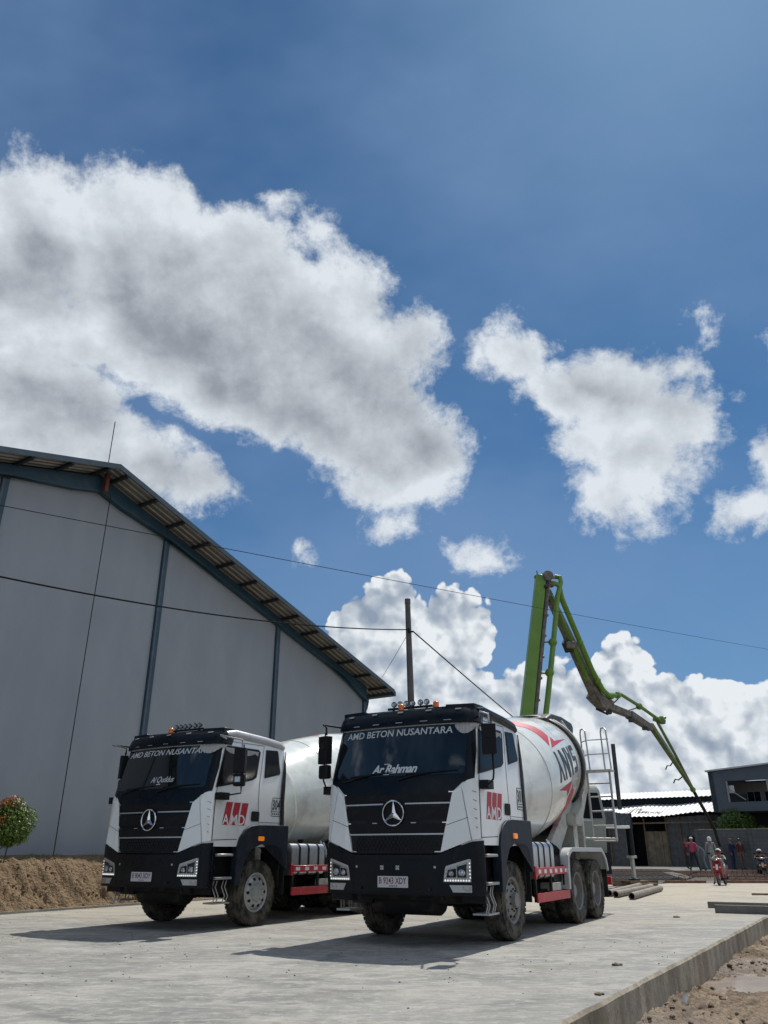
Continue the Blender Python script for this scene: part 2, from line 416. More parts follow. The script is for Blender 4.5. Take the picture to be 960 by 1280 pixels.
def text2d(txt, shear=0., bold=0., space=1.):
    key = (txt, shear, bold, space)
    if key in _tc: return _tc[key]
    c = bpy.data.curves.new('t', 'FONT'); c.body = txt; c.shear = shear; c.offset = bold; c.space_character = space; c.resolution_u = 3
    c.fill_mode = 'FRONT' if hasattr(c, 'fill_mode') else c.fill_mode
    c.dimensions = '2D'
    o = bpy.data.objects.new('t', c); COL.objects.link(o); bpy.context.view_layer.update()
    me = bpy.data.meshes.new_from_object(o.evaluated_get(bpy.context.evaluated_depsgraph_get()))
    out = [[(me.vertices[i].co.x, me.vertices[i].co.y) for i in p.vertices] for p in me.polygons if abs(p.area) > 1e-9]
    bpy.data.objects.remove(o); bpy.data.curves.remove(c); bpy.data.meshes.remove(me)
    out = [f for f in out if all(-.5 < p[0] < len(txt)*1.2 and abs(p[1]) < 1.5 for p in f)]
    _tc[key] = out; return out
def plane_fn(o, ux, uy):
    o, ux, uy = Vector(o), Vector(ux), Vector(uy); n = ux.cross(uy).normalized()
    return lambda u, v, off=0.: tuple(o+ux*u+uy*v+n*off)
def rrect(x0, y0, x1, y1, r, n=4):
    out = []
    for cx, cy, a in ((x1-r, y1-r, 0), (x0+r, y1-r, 90), (x0+r, y0+r, 180), (x1-r, y0+r, 270)):
        for k in range(n+1):
            t = R(a+90*k/n); out.append((cx+r*math.cos(t), cy+r*math.sin(t)))
    return out
def props(o, label=None, cat=None, group=None, kind=None):
    if label: o['label'] = label
    if cat: o['category'] = cat
    if group: o['group'] = group
    if kind: o['kind'] = kind
    return o
def thing(name, label, cat, loc=(0,0,0), rz=0., group=None):
    o = bpy.data.objects.new(name, None); COL.objects.link(o); o.location = loc; o.rotation_euler = (0,0,rz); o.empty_display_size = .3
    return props(o, label, cat, group)
def copy_tree(o, parent=None):
    c = o.copy(); COL.objects.link(c)
    if parent is not None: c.parent = parent
    for ch in list(o.children): copy_tree(ch, c)
    return c

# ================================================================ curved surfaces of the lorry
def lerp_tab(tab, z):
    if z <= tab[0][0]: return tab[0][1:]
    for a, b in zip(tab, tab[1:]):
        if z <= b[0]:
            t = (z-a[0])/(b[0]-a[0]); return tuple(p+(q-p)*t for p, q in zip(a[1:], b[1:]))
    return tab[-1][1:]
# height : half width, y of the front at the centre, bulge, corner radius
CAB = [(0.60,1.255,-1.62,.12,.19),(1.30,1.265,-1.64,.12,.19),(2.05,1.265,-1.61,.11,.19),(2.30,1.255,-1.57,.11,.18),(2.95,1.20,-1.41,.11,.17),(3.12,1.18,-1.36,.11,.17),(3.30,1.16,-1.30,.11,.17)]
CAB_BACK = .62
def cab_pt(u, z, off=0.):
    W_, yc, bu, r = lerp_tab(CAB, z)
    W_ += off; yc -= off; r += off
    sg = 1 if u >= 0 else -1; a = abs(u); Lf = W_-r
    if a <= Lf: return (sg*a, yc+bu*(a/Lf)**2, z)
    y1 = yc+bu; La = r*PI/2*.92
    if a <= Lf+La:
        t = (a-Lf)/La*PI/2
        return (sg*(Lf+r*math.sin(t)), y1+r*(1-math.cos(t)), z)
    return (sg*W_, y1+r+(a-Lf-La), z)
def u_side(y, z=1.5):
    W_, yc, bu, r = lerp_tab(CAB, z); return (W_-r)+r*PI/2*.92+(y-(yc+bu+r))
DY0, DZ0, DA = .95, 2.05, R(12.5)
DPROF = [(0.0,.02),(0.0,.42),(.06,.62),(.22,.86),(.38,.925),(.44,.95),(.455,.985),(1.55,1.155),(1.62,1.17),(3.0,1.17),(3.08,1.165),(4.15,1.07),(4.9,.98),(5.5,.72),(5.75,.62)]
def drum_r(s):
    for a, b in zip(DPROF[1:], DPROF[2:]):
        if s <= b[0]: return a[1]+(b[1]-a[1])*(s-a[0])/max(1e-6, b[0]-a[0])
    return DPROF[-1][1]
def drum_pt(s, phi, off=0.):
    r = drum_r(s)+off; n = r*math.cos(phi); x = r*math.sin(phi); c, q = math.cos(DA), math.sin(DA)
    return (x, DY0+s*c-n*q, DZ0+s*q+n*c)
# ================================================================ concrete mixer lorry
def wheel(x, y, side, kind, lor, rimmat):
    """side = +1 for the wheel whose outer face looks to +x"""
    RT, WT = .545, .30
    w = thing('wheel', None, None); w.parent = lor; w.location = (0,0,0)
    def tyre_prof(cx):
        h = WT/2
        half = [(-h*.80,.315),(-h,.36),(-h*1.06,.43),(-h*1.0,.50),(-h*.86,.532),(-h*.70,.545),(-h*.42,.546),(-h*.40,.532),(-h*.34,.532),(-h*.32,.546),(-.03,.547),(-.028,.533),(.0,.533)]
        full = half+[(-a, b) for a, b in half[::-1][1:]]
        return [(cx+a, b) for a, b in full]
    ax = (side,0,0)
    for k, cx in enumerate((0,) if kind == 'front' else (0, -.34)):
        mb = MB(); mb.lathe(tyre_prof(cx), (x,y,RT), ax, 'tyre', 48)
        # tread shoulder blocks
        for t in range(40):
            a = 2*PI*t/40
            for sg in (-1, 1):
                c = Vector((x+side*(cx+sg*WT*.40), y+math.cos(a)*(RT-.029), RT+math.sin(a)*(RT-.029)))
                mx = Matrix.Translation(c) @ Matrix.Rotation(a, 4, 'X')
                mb.box((-.035,-.008,-.028), (.035,.012,.028), 'tyre', mx)
        mb.build('tyre', w)
    mb = MB()
    c = (x, y, RT)
    if kind == 'front':
        mb.lathe([(-.10,.30),(.10,.31),(.135,.325),(.145,.312),(.12,.285),(.085,.275),(.095,.24),(.125,.205),(.135,.17),(.135,.12),(.14,.105),(.20,.10),(.205,.085),(.205,.0)] if rimmat == 'rim' else
                 [(-.10,.30),(.10,.31),(.135,.325),(.145,.312),(.12,.285),(.10,.275),(.115,.25),(.15,.22),(.16,.18),(.162,.12),(.165,.09),(.165,.0)], c, ax, rimmat, 36)
        rr, dd, nn = .225, (.108 if rimmat == 'rim' else .148), 10
    else:
        mb.lathe([(-.10,.30),(.10,.31),(.135,.325),(.145,.312),(.125,.295),(.02,.285),(-.08,.26),(-.10,.20),(-.10,.15),(.06,.13),(.08,.10),(.08,.0)], c, ax, rimmat, 36)
        rr, dd, nn = .225, -.088, 10
    for k in range(nn):
        a = 2*PI*k/nn
        q = Vector((x+side*dd, y+rr*math.cos(a), RT+rr*math.sin(a)))
        mb.lathe([(-.02,.026),(.012,.026),(.012,.0)], q, ax, 'hole', 10)
        if rimmat != 'rim' or kind == 'rear':
            pass
        q2 = Vector((x+side*(dd+(.02 if kind == 'front' else .0)), y+.150*math.cos(a+.3), RT+.150*math.sin(a+.3)))
        mb.lathe([(0,.014),(.03,.014),(.03,0)], q2, ax, 'chassis' if rimmat == 'rim' else rimmat, 6)
    mb.build('rim', w, smooth=30)
    return w

def mixer(name, label, group, loc, rz, P):
    L = thing(name, label, 'concrete mixer truck', loc, rz, group)
    fn = cab_pt
    def uy(y): return y
    # ---------------- cab shell
    mb = MB(); zs = [1.30,1.36,1.6,1.9,2.05,2.2,2.4,2.7,2.95,3.05,3.12]
    us = [0,.25,.5,.75,.95,1.03,1.08,1.14,1.20,1.26,1.32,1.36,1.6,2.0,2.4,2.8,3.15]
    def ring(z, inset=0.):
        W_, yc, bu, r = lerp_tab(CAB, z); uend = None
        pts = []
        right = [cab_pt(u, z, -inset) for u in us]
        right = [p for p in right if p[1] < CAB_BACK-.02]+[(W_-inset, CAB_BACK-inset, z), (W_*.5, CAB_BACK-inset, z)]
        right = [p for i, p in enumerate(right)]
        return right
    rows = []
    for z in zs: rows.append(ring(z))
    for dz, ins in ((.05,.02),(.09,.06),(.11,.14),(.115,.5)):
        rr = ring(3.12, ins); rows.append([(x, y, 3.12+dz) for x, y, z in rr])
    n = min(len(r) for r in rows); rows = [r[:n-2]+r[-2:] for r in rows]
    full = [r+[(-x, y, z) for x, y, z in r[::-1][0:-1]] for r in rows]
    N = len(full[0]); vs = [p for r in full for p in r]; fs = []
    for i in range(len(full)-1):
        for k in range(N): fs.append((i*N+k, i*N+(k+1) % N, (i+1)*N+(k+1) % N, (i+1)*N+k))
    fs.append(tuple((len(full)-1)*N+k for k in range(N))); fs.append(tuple(range(N-1, -1, -1)))
    mb.add(vs, fs, 'white'); cab = mb.build('cab', L, smooth=40)
    CU = (.10,.30)
    # dark front mask
    half = [(.0,1.19),(.70,1.19),(.735,1.30),(.905,2.02),(.95,2.05),(1.05,2.14),(1.22,2.20),(1.235,2.60),(1.20,3.0),(.0,3.0)]
    mask = half+[(-a, b) for a, b in half[::-1] if a > 0]
    MB().flat([mask], fn, -.005, .017, 'navy', CU).build('front_panel', cab, smooth=40)
    # white flank panels with their seams showing dark between
    for sg in (1, -1):
        q = lambda pts: [[(sg*a, b) for a, b in pts]]
        mb = MB(); mb.flat(q([(.725,1.205),(1.158,1.362),(1.045,2.05),(1.03,2.075),(.955,2.035),(.915,2.0)]), fn, -.002, .034, 'white', CU)
        mb.build('flank_panel', cab, smooth=40)
        mb = MB(); mb.flat(q([(1.172,1.366),(1.30,1.385),(1.285,2.17),(1.20,2.19),(1.12,2.165),(1.065,2.10),(1.06,2.05)]), fn, -.002, .026, 'white', CU)
        mb.build('corner_panel', cab, smooth=40)
        def crease(pts, w=.006, o_=.034):
            mb = MB()
            for a, b in zip(pts, pts[1:]):
                d = Vector((b[0]-a[0], b[1]-a[1])).normalized(); nn = Vector((-d.y, d.x))*w/2
                mb.flat([[(sg*(a[0]+nn.x), a[1]+nn.y), (sg*(b[0]+nn.x), b[1]+nn.y), (sg*(b[0]-nn.x), b[1]-nn.y), (sg*(a[0]-nn.x), a[1]-nn.y)]], fn, o_, .0015, 'arch', CU)
            return mb
        crease([(.80,1.555),(1.125,1.66)], .007, .032).build('panel_crease', cab, smooth=0)
        for k in range(5): crease([(1.19+.02*k*.5,2.02-k*.12),(1.255,2.0-k*.12)], .006, .024).build('hinge_mark', cab, smooth=0)
        # doors: seam, windows, handle
        mb = MB()
        def seam(pts, w=.010):
            for a, b in zip(pts, pts[1:]):
                d = Vector((b[0]-a[0], b[1]-a[1])); d.normalize(); nn = Vector((-d.y, d.x))*w/2
                mb.flat([[(sg*(a[0]+nn.x), a[1]+nn.y), (sg*(b[0]+nn.x), b[1]+nn.y), (sg*(b[0]-nn.x), b[1]-nn.y), (sg*(a[0]-nn.x), a[1]-nn.y)]], fn, .001, .003, 'plastic', CU)
        seam([(1.312,1.385),(1.30,2.20),(1.25,3.02)]); seam([(2.53,1.68),(2.42,2.4),(2.34,3.08)]); seam([(1.31,3.08),(2.34,3.10)],.008)
        seam([(1.32,1.40),(1.95,1.42)])
        seam([(2.55,1.72),(3.22,1.72)],.006)
        mb.build('door_seam', cab, smooth=0)
        zt = 2.97
        mb = MB(); mb.flat([[(sg*a, b) for a, b in [(1.275,2.26),(1.50,2.30),(2.20,2.44),(2.30,2.50),(2.27,zt),(2.2,3.01),(1.30,3.0),(1.265,2.9)]]], fn, .004, .010, 'plastic', CU)
        mb.flat([[(sg*a, b) for a, b in [(1.315,2.31),(1.50,2.34),(2.18,2.47),(2.24,2.53),(2.21,2.95),(2.16,2.97),(1.32,2.96)]]], fn, .014, .004, 'sglass', CU)
        mb.flat([[(sg*a, b) for a, b in [(1.86,2.41),(1.875,2.415),(1.845,2.97),(1.83,2.97)]]], fn, .018, .004, 'plastic', CU)
        mb.build('door_window', cab, smooth=30)
        mb = MB(); mb.flat([[(sg*a, b) for a, b in [(2.535,2.50),(2.97,2.60),(2.99,2.64),(2.80,3.03),(2.76,3.05),(2.42,3.03),(2.44,2.96)]]], fn, .004, .008, 'plastic', CU)
        mb.flat([[(sg*a, b) for a, b in [(2.56,2.54),(2.94,2.625),(2.77,3.01),(2.46,2.99)]]], fn, .012, .004, 'sglass', CU)
        mb.build('rear_window', cab, smooth=30)
        MB().flat([[(sg*a, b) for a, b in rrect(2.30,1.73,2.53,1.90,.03)]], fn, .002, .016, 'hole', CU).build('door_handle', cab)
        MB().flat([[(sg*a, b) for a, b in [(3.18,1.66),(3.30,1.66),(3.16,3.05),(3.04,3.05)]]], lambda u, z, o=0.: (lambda p: (p[0], min(p[1], CAB_BACK+.02), p[2]))(cab_pt(u, z, o)), .002, .02, 'plastic', CU).build('corner_vent', cab)
        # brow over the windows and the roof rail
        mb = MB()
        pts = [(sg*1.17,-1.12,3.20),(sg*1.17,-.9,3.235),(sg*1.17,0,3.20),(sg*1.17,.45,3.165),(sg*1.17,.60,3.12)]
        mb.tube(pts, [.055,.07,.072,.07,.05], P['rail'], 12)
        mb.build('roof_rail', cab)
    # AMD mark: three slanted bars with white letters
    for sg in (1, -1):
        mb = MB()
        x0, x1, z0, z1 = (1.52,2.16,1.65,2.03)
        f = (lambda u, z, o=0.: cab_pt(u, z, o)) if sg > 0 else (lambda u, z, o=0.: cab_pt(-(x0+x1-u), z, o))
        sh = .10
        for k in range(3):
            a = x0+k*.215; b = a+.172
            mb.flat([[(a-.0,z0),(b,z0),(b+sh*.7,z1),(a+sh*.7,z1)]], f, .002, .003, 'redv', (.1,.3))
        for k, ch in enumerate('AMD'):
            a = x0+k*.215
            mb.text(ch, (a+.006, z0+.006, a+.172, z0+.175), f, .005, 'wvinyl', .003, bold=.014)
        mb.build('company_mark', cab, smooth=0)
    # fleet number box
    mb = MB()
    fs_ = lambda u, z, o=0.: cab_pt(u, z, o)
    b0 = (2.87,1.83,3.16,2.17)
    mb.flat([rrect(b0[0],b0[1],b0[2],b0[3],.03)], fs_, .002, .002, 'bvinyl', (.1,.3))
    mb.flat([rrect(b0[0]+.012,b0[1]+.095,b0[2]-.012,b0[3]-.012,.022)], fs_, .004, .002, 'pale_patch', (.1,.3))
    mb.flat([rrect(b0[0]+.012,b0[1]+.012,b0[2]-.012,b0[1]+.083,.02)], fs_, .004, .002, 'pale_patch', (.1,.3))
    mb.text(P['num'], (b0[0]+.03,b0[1]+.115,b0[2]-.03,b0[3]-.035), fs_, .006, 'bvinyl', .002, bold=.02)
    for k in range(4): mb.flat([rrect(b0[0]+.035+k*.06,b0[1]+.035,b0[0]+.075+k*.06,b0[1]+.06,.005)], fs_, .006, .002, 'bvinyl')
    mb.build('fleet_number', cab, smooth=0)
    # ---------------- windscreen and what is on it
    ws = [(-1.09,2.29),(-1.05,2.26),(1.05,2.26),(1.09,2.29),(1.08,2.96),(1.04,2.995),(-1.04,2.995),(-1.08,2.96)]
    glass = MB().flat([ws], fn, .010, .006, 'glass', CU).build('windscreen', cab, smooth=60)
    mb = MB(); x0, za, x1, zb = P['title']
    def arc(u, z, o=0.): return cab_pt(u, z, o)
    mb.text('AMD BETON NUSANTARA', (x0, za, x1, zb), arc, .018, 'gvinyl', .002, shear=.25 if P.get('it') else .08, bold=.012, cuts=(.1,1)); mb.build('title_lettering', cab, smooth=0)
    mb = MB()
    u0, z0, u1, z1 = P['nick_box']
    mb.text(P['nick'], (u0, z0, u1, z1), arc, .021, 'pale', .002, shear=.35, bold=P.get('nb', .03), space=.92)
    # blackletter flourishes of the hand-cut sticker
    for (a, b, w, h) in P['swash']: mb.flat([rrect(u0+a*(u1-u0), z0+b*(z1-z0), u0+(a+w)*(u1-u0), z0+(b+h)*(z1-z0), .004)], arc, .018, .002, 'pale')
    mb.build('name_lettering', cab, smooth=0)
    for a, b in ((-.95,-.05), (.05,.98)):
        mb = MB()
        p0 = Vector(cab_pt(a+.0, 2.20, .035)); p1 = Vector(cab_pt(a+.55, 2.30, .035)); p2 = Vector(cab_pt(b, 2.315, .03))
        mb.tube([p0, p0.lerp(p1,.5)+Vector((0,-.01,.01)), p1], .012, 'plastic', 6)
        mb.tube([cab_pt(a+.12, 2.275, .03), p1, p2], [.006,.012,.006], 'plastic', 6)
        mb.build('wiper', cab)
    # curtain valance hanging in the corner and along the door window
    for sg in ((1,) if True else (1,-1)):
        mb = MB(); top = []; n = 26
        bot = []
        for k in range(n+1):
            c0_ = P.get('cur', .78); u = c0_+k*(1.27-c0_)/n; dip = .13*math.sin(PI*min(1,(u-c0_)/(1.22-c0_)))**.7 if u < 1.2 else .03
            top.append((u, 3.0)); bot.append((u, 2.985-dip-.012*abs(math.sin(k*1.5))))
        for k in range(n):
            mb.flat([[bot[k], bot[k+1], top[k+1], top[k]]], lambda u, z, o=0.: cab_pt(u, z, o+.006*math.sin(u*95)), .026, .004, 'cloth')
        bot = []; top = []
        for k in range(31):
            u = 1.29+k*(2.22-1.29)/30; top.append((u, 2.965)); bot.append((u, 2.92-.055*abs(math.sin((u-1.29)*PI*2.4))))
        for k in range(30): mb.flat([[bot[k], bot[k+1], top[k+1], top[k]]], cab_pt, .020, .004, 'cloth')
        mb.build('curtain', cab, smooth=60)
    # ---------------- visor and roof
    mb = MB(); pf = [(.02,3.015),(.07,3.02),(.085,3.10),(.075,3.20),(.03,3.265),(-.12,3.275)]
    us2 = [-1.42,-1.34,-1.28,-1.2,-1.12,-1.04,-.9,-.6,-.3,0,.3,.6,.9,1.04,1.12,1.2,1.28,1.34,1.42]
    vs = []
    for u in us2:
        e = 1-.6*max(0,(abs(u)-1.15)/.27)
        for o, z in pf: vs.append(cab_pt(u, min(z, 3.27), o*e))
    fs = []; n = len(pf)
    for i in range(len(us2)-1):
        for k in range(n-1): fs.append((i*n+k, (i+1)*n+k, (i+1)*n+k+1, i*n+k+1))
        fs.append((i*n+n-1, (i+1)*n+n-1, (i+1)*n, i*n))
    fs += [tuple(range(n)), tuple((len(us2)-1)*n+k for k in range(n))]
    mb.add(vs, fs, 'navy')
    for sg in (1, -1):  # raised roof corners
        pts = [(sg*.72,-1.27),(sg*1.17,-1.18),(sg*1.19,-.86),(sg*.76,-.92)]
        mb.prism(pts, 'z', 3.22, 3.315, 'navy')
    mb.prism([(-.74,-1.28),(.74,-1.28),(.78,-.95),(-.78,-.95)], 'z', 3.20, 3.285, 'navy')
    mb.build('sun_visor', cab, bevel=.018, seg=2)
    for u in (-.95,-.48,0,.48,.95):
        mb = MB(); mb.flat([rrect(u-.045,3.215,u+.045,3.24,.008)], fn, .07, .02, 'silver'); mb.build('marker_lamp', cab)
    for u in (-.80,-.42,.0,.42,.80): mb = MB(); mb.flat([rrect(u-.06,3.055,u+.06,3.066,.004)], fn, .082, .006, 'silver'); mb.build('visor_clip', cab)
    # light bar
    bx = P['bar']; mb = MB()
    mb.beam((bx-.40,-1.10,3.345), (bx+.40,-1.10,3.345), .04, .035, 'plastic'); 
    for k in (-.3, .3): mb.box((bx+k-.015,-1.115,3.27), (bx+k+.015,-1.085,3.34), 'plastic')
    mb.box((bx-.28,-1.09,3.30), (bx+.1,-1.06,3.318), 'silver')
    bar = mb.build('lamp_bar', L)
    for k in range(6):
        x = bx-.29+k*.112+(.03 if k > 3 else 0)
        mb = MB(); mb.lathe([(.05,.0),(.05,.03),(.0,.048),(-.01,.048),(-.012,.038)], (x,-1.10,3.415), (0,1,0), 'plastic', 16)
        mb.lathe([(-.012,.038),(-.006,.0)], (x,-1.10,3.415), (0,1,0), 'lens', 16); mb.box((x-.006,-1.10,3.35),(x+.006,-1.09,3.38),'plastic')
        mb.build('spot_lamp', bar)
    for (x, big) in P['beacons']:
        mb = MB(); mb.lathe([(0,.055),(.02,.055),(.025,.048),(.11,.045),(.125,.03),(.128,0)], (x,-1.14,3.28), (0,0,1), ['plastic','plastic','orange','orange','orange'], 16)
        mb.build('beacon', cab)
    # ---------------- grille
    mb = MB()
    def bar(u0, u1, z, w=.020, m='silver', off=.014, th=.018):
        mb.flat([[(u0,z-w/2),(u1,z-w/2),(u1,z+w/2),(u0,z+w/2)]], fn, off, th, m, (.1,1))
    for sg in (1,-1):
        a, b = sorted((sg*.185, sg*.90)); bar(a, b, 1.862)
    bar(-.79,.79,1.447)
    for sg in (1,-1):
        a, b = sorted((sg*.86, sg*.95)); bar(a, b, 2.012, .014, 'chrome')
        a, b = sorted((sg*.76, sg*.85)); bar(a, b, 1.60, .012, 'chrome')
        a, b = sorted((sg*.28, sg*.36)); bar(a, b, 1.60, .012, 'silver')
        a, b = sorted((sg*.64, sg*.74)); bar(a, b, 1.215, .014, 'chrome')
    # recessed fields and honeycomb
    for zc, hh in ((1.94,.05),(1.73,.085),(1.53,.06)):
        w_ = .80+(zc-1.4)*.2
        mb.flat([[(-w_,zc-hh),(w_,zc-hh),(w_+.02,zc+hh),(-w_-.02,zc+hh)]], fn, .012, .010, 'plastic', (.1,1))
    for r_ in range(4):
        z = 1.245+r_*.048; n = 21
        for k in range(n):
            u = -.66+k*.066+(.033 if r_ % 2 else 0)
            hx = [(u+.026*math.cos(PI/6+PI/3*q), z+.022*math.sin(PI/6+PI/3*q)) for q in range(6)]
            mb.flat([hx], fn, .012, .010, 'hole')
            hx = [(u+.031*math.cos(PI/6+PI/3*q), z+.027*math.sin(PI/6+PI/3*q)) for q in range(6)]
            mb.flat([hx], fn, .012, .004, 'arch')
    mb.build('grille', L, smooth=0)
    # emblem: ring with three faceted blades
    mb = MB(); zc = 1.735; yc = cab_pt(0, zc)[1]-.045; rr = .172
    mb.tube([(rr*math.cos(2*PI*k/40), yc, zc+rr*math.sin(2*PI*k/40)) for k in range(40)], .012, 'chrome', 8, closed=True)
    for k, a in enumerate((90, 214, 326)):
        a = R(a); d = Vector((math.cos(a),0,math.sin(a))); s_ = Vector((-math.sin(a),0,math.cos(a))); o = Vector((0,yc,zc-.015))
        tip = o+d*(rr+(.02 if k == 0 else -.0)); w_ = .045
        b1 = o+s_*w_; b2 = o-s_*w_; mid = o+Vector((0,-.03,0))+d*.02; bk = o+Vector((0,.02,0))
        mb.add([tip,b1,b2,mid,bk], [(0,1,3),(0,3,2),(0,4,1),(0,2,4),(1,4,2,3)], 'chrome')
    mb.lathe([(-.012,0),(-.012,.155),(.03,.155)], (0,yc+.035,zc), (0,1,0), 'plastic', 30)
    mb.build('emblem', L, smooth=20)
    # ---------------- bumper
    CB = (.10,.25)
    half = [(0,.66),(1.22,.665),(1.36,.67),(1.36,1.36),(1.17,1.345),(.715,1.185),(.66,1.175),(0,1.175)]
    poly = half+[(-a, b) for a, b in half[::-1] if a > 0]
    mb = MB(); mb.flat([poly], fn, -.16, .19, 'navy', CB)
    # air slots and small marks
    mb.flat([[(-.45,.74),(.45,.74),(.45,.90),(-.45,.90)]], fn, .031, .004, 'hole', CB)
    for sg in (1,-1):
        a = [(sg*p, q) for p, q in [(.70,.79),(.715,.83),(.60,.83),(.58,.79)]]
        mb.flat([[(sg*p, q) for p, q in [(.14,1.10),(.62,1.10),(.62,1.105),(.14,1.105)]]], fn, .030, .003, 'plastic', CB)
        mb.flat([[(sg*p, q) for p, q in [(.70,.68),(.712,.68),(.712,1.16),(.70,1.16)]]], fn, .030, .003, 'hole', CB)
        mb.flat([rrect(min(sg*.62,sg*.65),1.0,max(sg*.62,sg*.65),1.03,.006)], fn, .030, .006, 'silver')
        mb.lathe([(0,.018),(.02,.018),(.02,0)], cab_pt(sg*.56,.735,.05), (0,-1,0), 'chassis', 12)
    mb.flat([[(-1.30,.655),(1.30,.655),(1.30,.675),(-1.30,.675)]], fn, .012, .03, 'plastic', CB)
    bump = mb.build('bumper', L, bevel=.010)
    if P.get('crosses'):
        for u in (-.19,.065):
            mb = MB()
            for dx in (-.016,.016):
                for dz in (-.016,.016): mb.flat([rrect(u+dx-.012,1.005+dz-.012,u+dx+.012,1.005+dz+.012,.004)], fn, .031, .006, 'silver')
            mb.flat([rrect(u-.010,.995,u+.010,1.015,.003)], fn, .031, .004, 'silver'); mb.build('small_reflector', bump)
    for sg in (1,-1):
        q = lambda pts: [[(sg*a, b) for a, b in pts]]
        mb = MB()
        mb.flat(q([(.755,.83),(1.135,.83),(1.145,1.115),(1.12,1.12),(.80,1.03),(.785,1.0)]), fn, .028, .012, 'silver', CB)
        mb.flat(q([(.775,.865),(1.12,.865),(1.125,1.09),(.82,1.005),(.80,.99)]), fn, .040, .004, 'lens', CB)
        mb.flat(q([(.80,.885),(.94,.885),(.94,1.0),(.83,.98)]), fn, .044, .003, 'plastic', CB)
        mb.flat(q([(.955,.885),(1.08,.885),(1.09,1.06),(.955,1.02)]), fn, .044, .003, 'arch', CB)
        for (u, z, r_) in ((.875,.935,.042),(1.02,.945,.052)):
            p = Vector(cab_pt(sg*u, z, .046)); mb.lathe([(0,r_),(.014,r_*.9),(.02,r_*.55),(.022,0)], p, (0,-1,0), ['chrome','lens','lens'], 14)
        for k in range(10):
            u = .785+k*.0365; p = cab_pt(sg*u, .848, .046); mb.sphere(p, .0125, 'led', 8)
        for k in range(5):
            p = cab_pt(sg*1.128, .885+k*.045, .044); mb.sphere(p, .0105, 'led', 8)
        mb.build('headlight', bump, smooth=35)
        mb = MB()
        mb.flat(q([(.835,.79),(1.14,.79),(1.14,.70),(.885,.70)]), fn, .028, .010, 'silver', CB)
        mb.flat(q([(.87,.778),(1.01,.778),(1.01,.712),(.905,.712)]), fn, .038, .004, 'silver', CB)
        mb.flat(q([(1.02,.778),(1.13,.778),(1.13,.712),(1.02,.712)]), fn, .038, .004, 'lens', CB)
        mb.build('fog_light', bump, smooth=0)
    mb = MB(); yf = cab_pt(0,.82,.05)[1]
    pl = plane_fn((0,yf,0),(1,0,0),(0,0,1))
    mb.flat([rrect(-.25,.748,.24,.895,.008)], pl, .0, .006, 'plate')
    mb.text(P['plate'], (-.225,.795,.215,.88), pl, .006, 'dred', .002, bold=.01)
    for k in range(4): mb.flat([rrect(-.06+k*.035,.762,-.038+k*.035,.776,.002)], pl, .006, .002, 'dred')
    mb.build('number_plate', bump, smooth=0)
    # ---------------- mirrors
    for sg in (1,-1):
        mw = P.get('mlw', 1.) if sg < 0 else 1.
        ms = thing('mirror', None, None); ms.parent = L
        cx, cy = P['mir'] if sg > 0 else P['mil']
        mb = MB(); mb.obox((cx,cy,2.72), (.21*mw,.13,.43), 'plastic', rz=sg*.35); mb.obox((cx,cy-.07,2.78), (.08,.02,.10), 'hole', rz=sg*.35)
        mb.build('housing', ms, bevel=.055, seg=4)
        small = P['small'] if sg > 0 else True
        if small:
            mb = MB(); mb.obox((cx,cy+.01,2.385), (.21*mw,.12,.21), 'plastic', rz=sg*.35); mb.build('wide_angle_housing', ms, bevel=.03, seg=3)
            if sg > 0:
                MB().obox((cx+.01,cy-.055,2.395), (.10,.012,.09), 'lens', rz=.35).build('pale_patch', ms)  # pale plate standing in for the white reflection on the small mirror
        mb = MB()
        mb.tube([cab_pt(sg*1.27,3.10,-.02),(sg*1.38,-1.50,3.12),(cx,cy+.02,3.08),(cx,cy+.03,2.96)], .016, 'silver' if sg > 0 else 'plastic', 8)
        mb.tube([(cx+sg*.03,cy+.03,2.52 if not small else 2.30),(cx+sg*.035,cy+.03,2.26),(cx+sg*.01,cy+.06,2.17),(sg*1.40,-1.38,2.10),cab_pt(sg*1.35,2.12,0)], .014, 'plastic', 8)
        mb.tube([(cx+sg*.03,cy+.04,3.0),(cx+sg*.035,cy+.035,2.26)], .012, 'plastic', 8)
        mb.obox((sg*1.34,-1.28,2.11), (.14,.22,.12), 'plastic')
        mb.build('mirror_arm', ms, bevel=.008)
    # ---------------- step wells, wheel arch, mudguards
    for sg in (1,-1):
        mb = MB()
        xs = sorted((sg*1.02, sg*1.12)); mb.box((xs[0],-1.26,.55), (xs[1],-.66,1.36), 'plastic')
        xs = sorted((sg*.80, sg*1.25)); mb.box((xs[0],-1.26,1.305), (xs[1],-.62,1.40), 'navy')
        mb.box((xs[0],-1.30,.55),(xs[1],-1.24,1.36),'navy')
        mb.build('step_well', L, bevel=.006)
        for z, y0, y1 in ((1.165,-1.22,-.80),(.80,-1.22,-.80)):
            xs = sorted((sg*1.06, sg*1.28)); mb = MB(); mb.box((xs[0],y0,z-.02), (xs[1],y1,z+.02), 'galv'); mb.build('step', L, bevel=.008)
        mb = MB(); xs = sorted((sg*1.0, sg*1.24)); mb.box((xs[0],-1.18,.40), (xs[1],-.78,.425), 'galv')
        for y in (-1.14,-1.06,-.90,-.82):
            mb.tube([(sg*1.18,y,.76),(sg*1.17,y-.03,.66),(sg*1.20,y+.03,.52),(sg*1.18,y,.42)], .010, 'galv', 6)
        mb.build('hanging_step', L)
        outer = [(-.74,.68),(-.73,1.30),(-.68,1.44),(-.56,1.575),(-.40,1.645),(-.15,1.675),(.735,1.68),(.735,.92)]
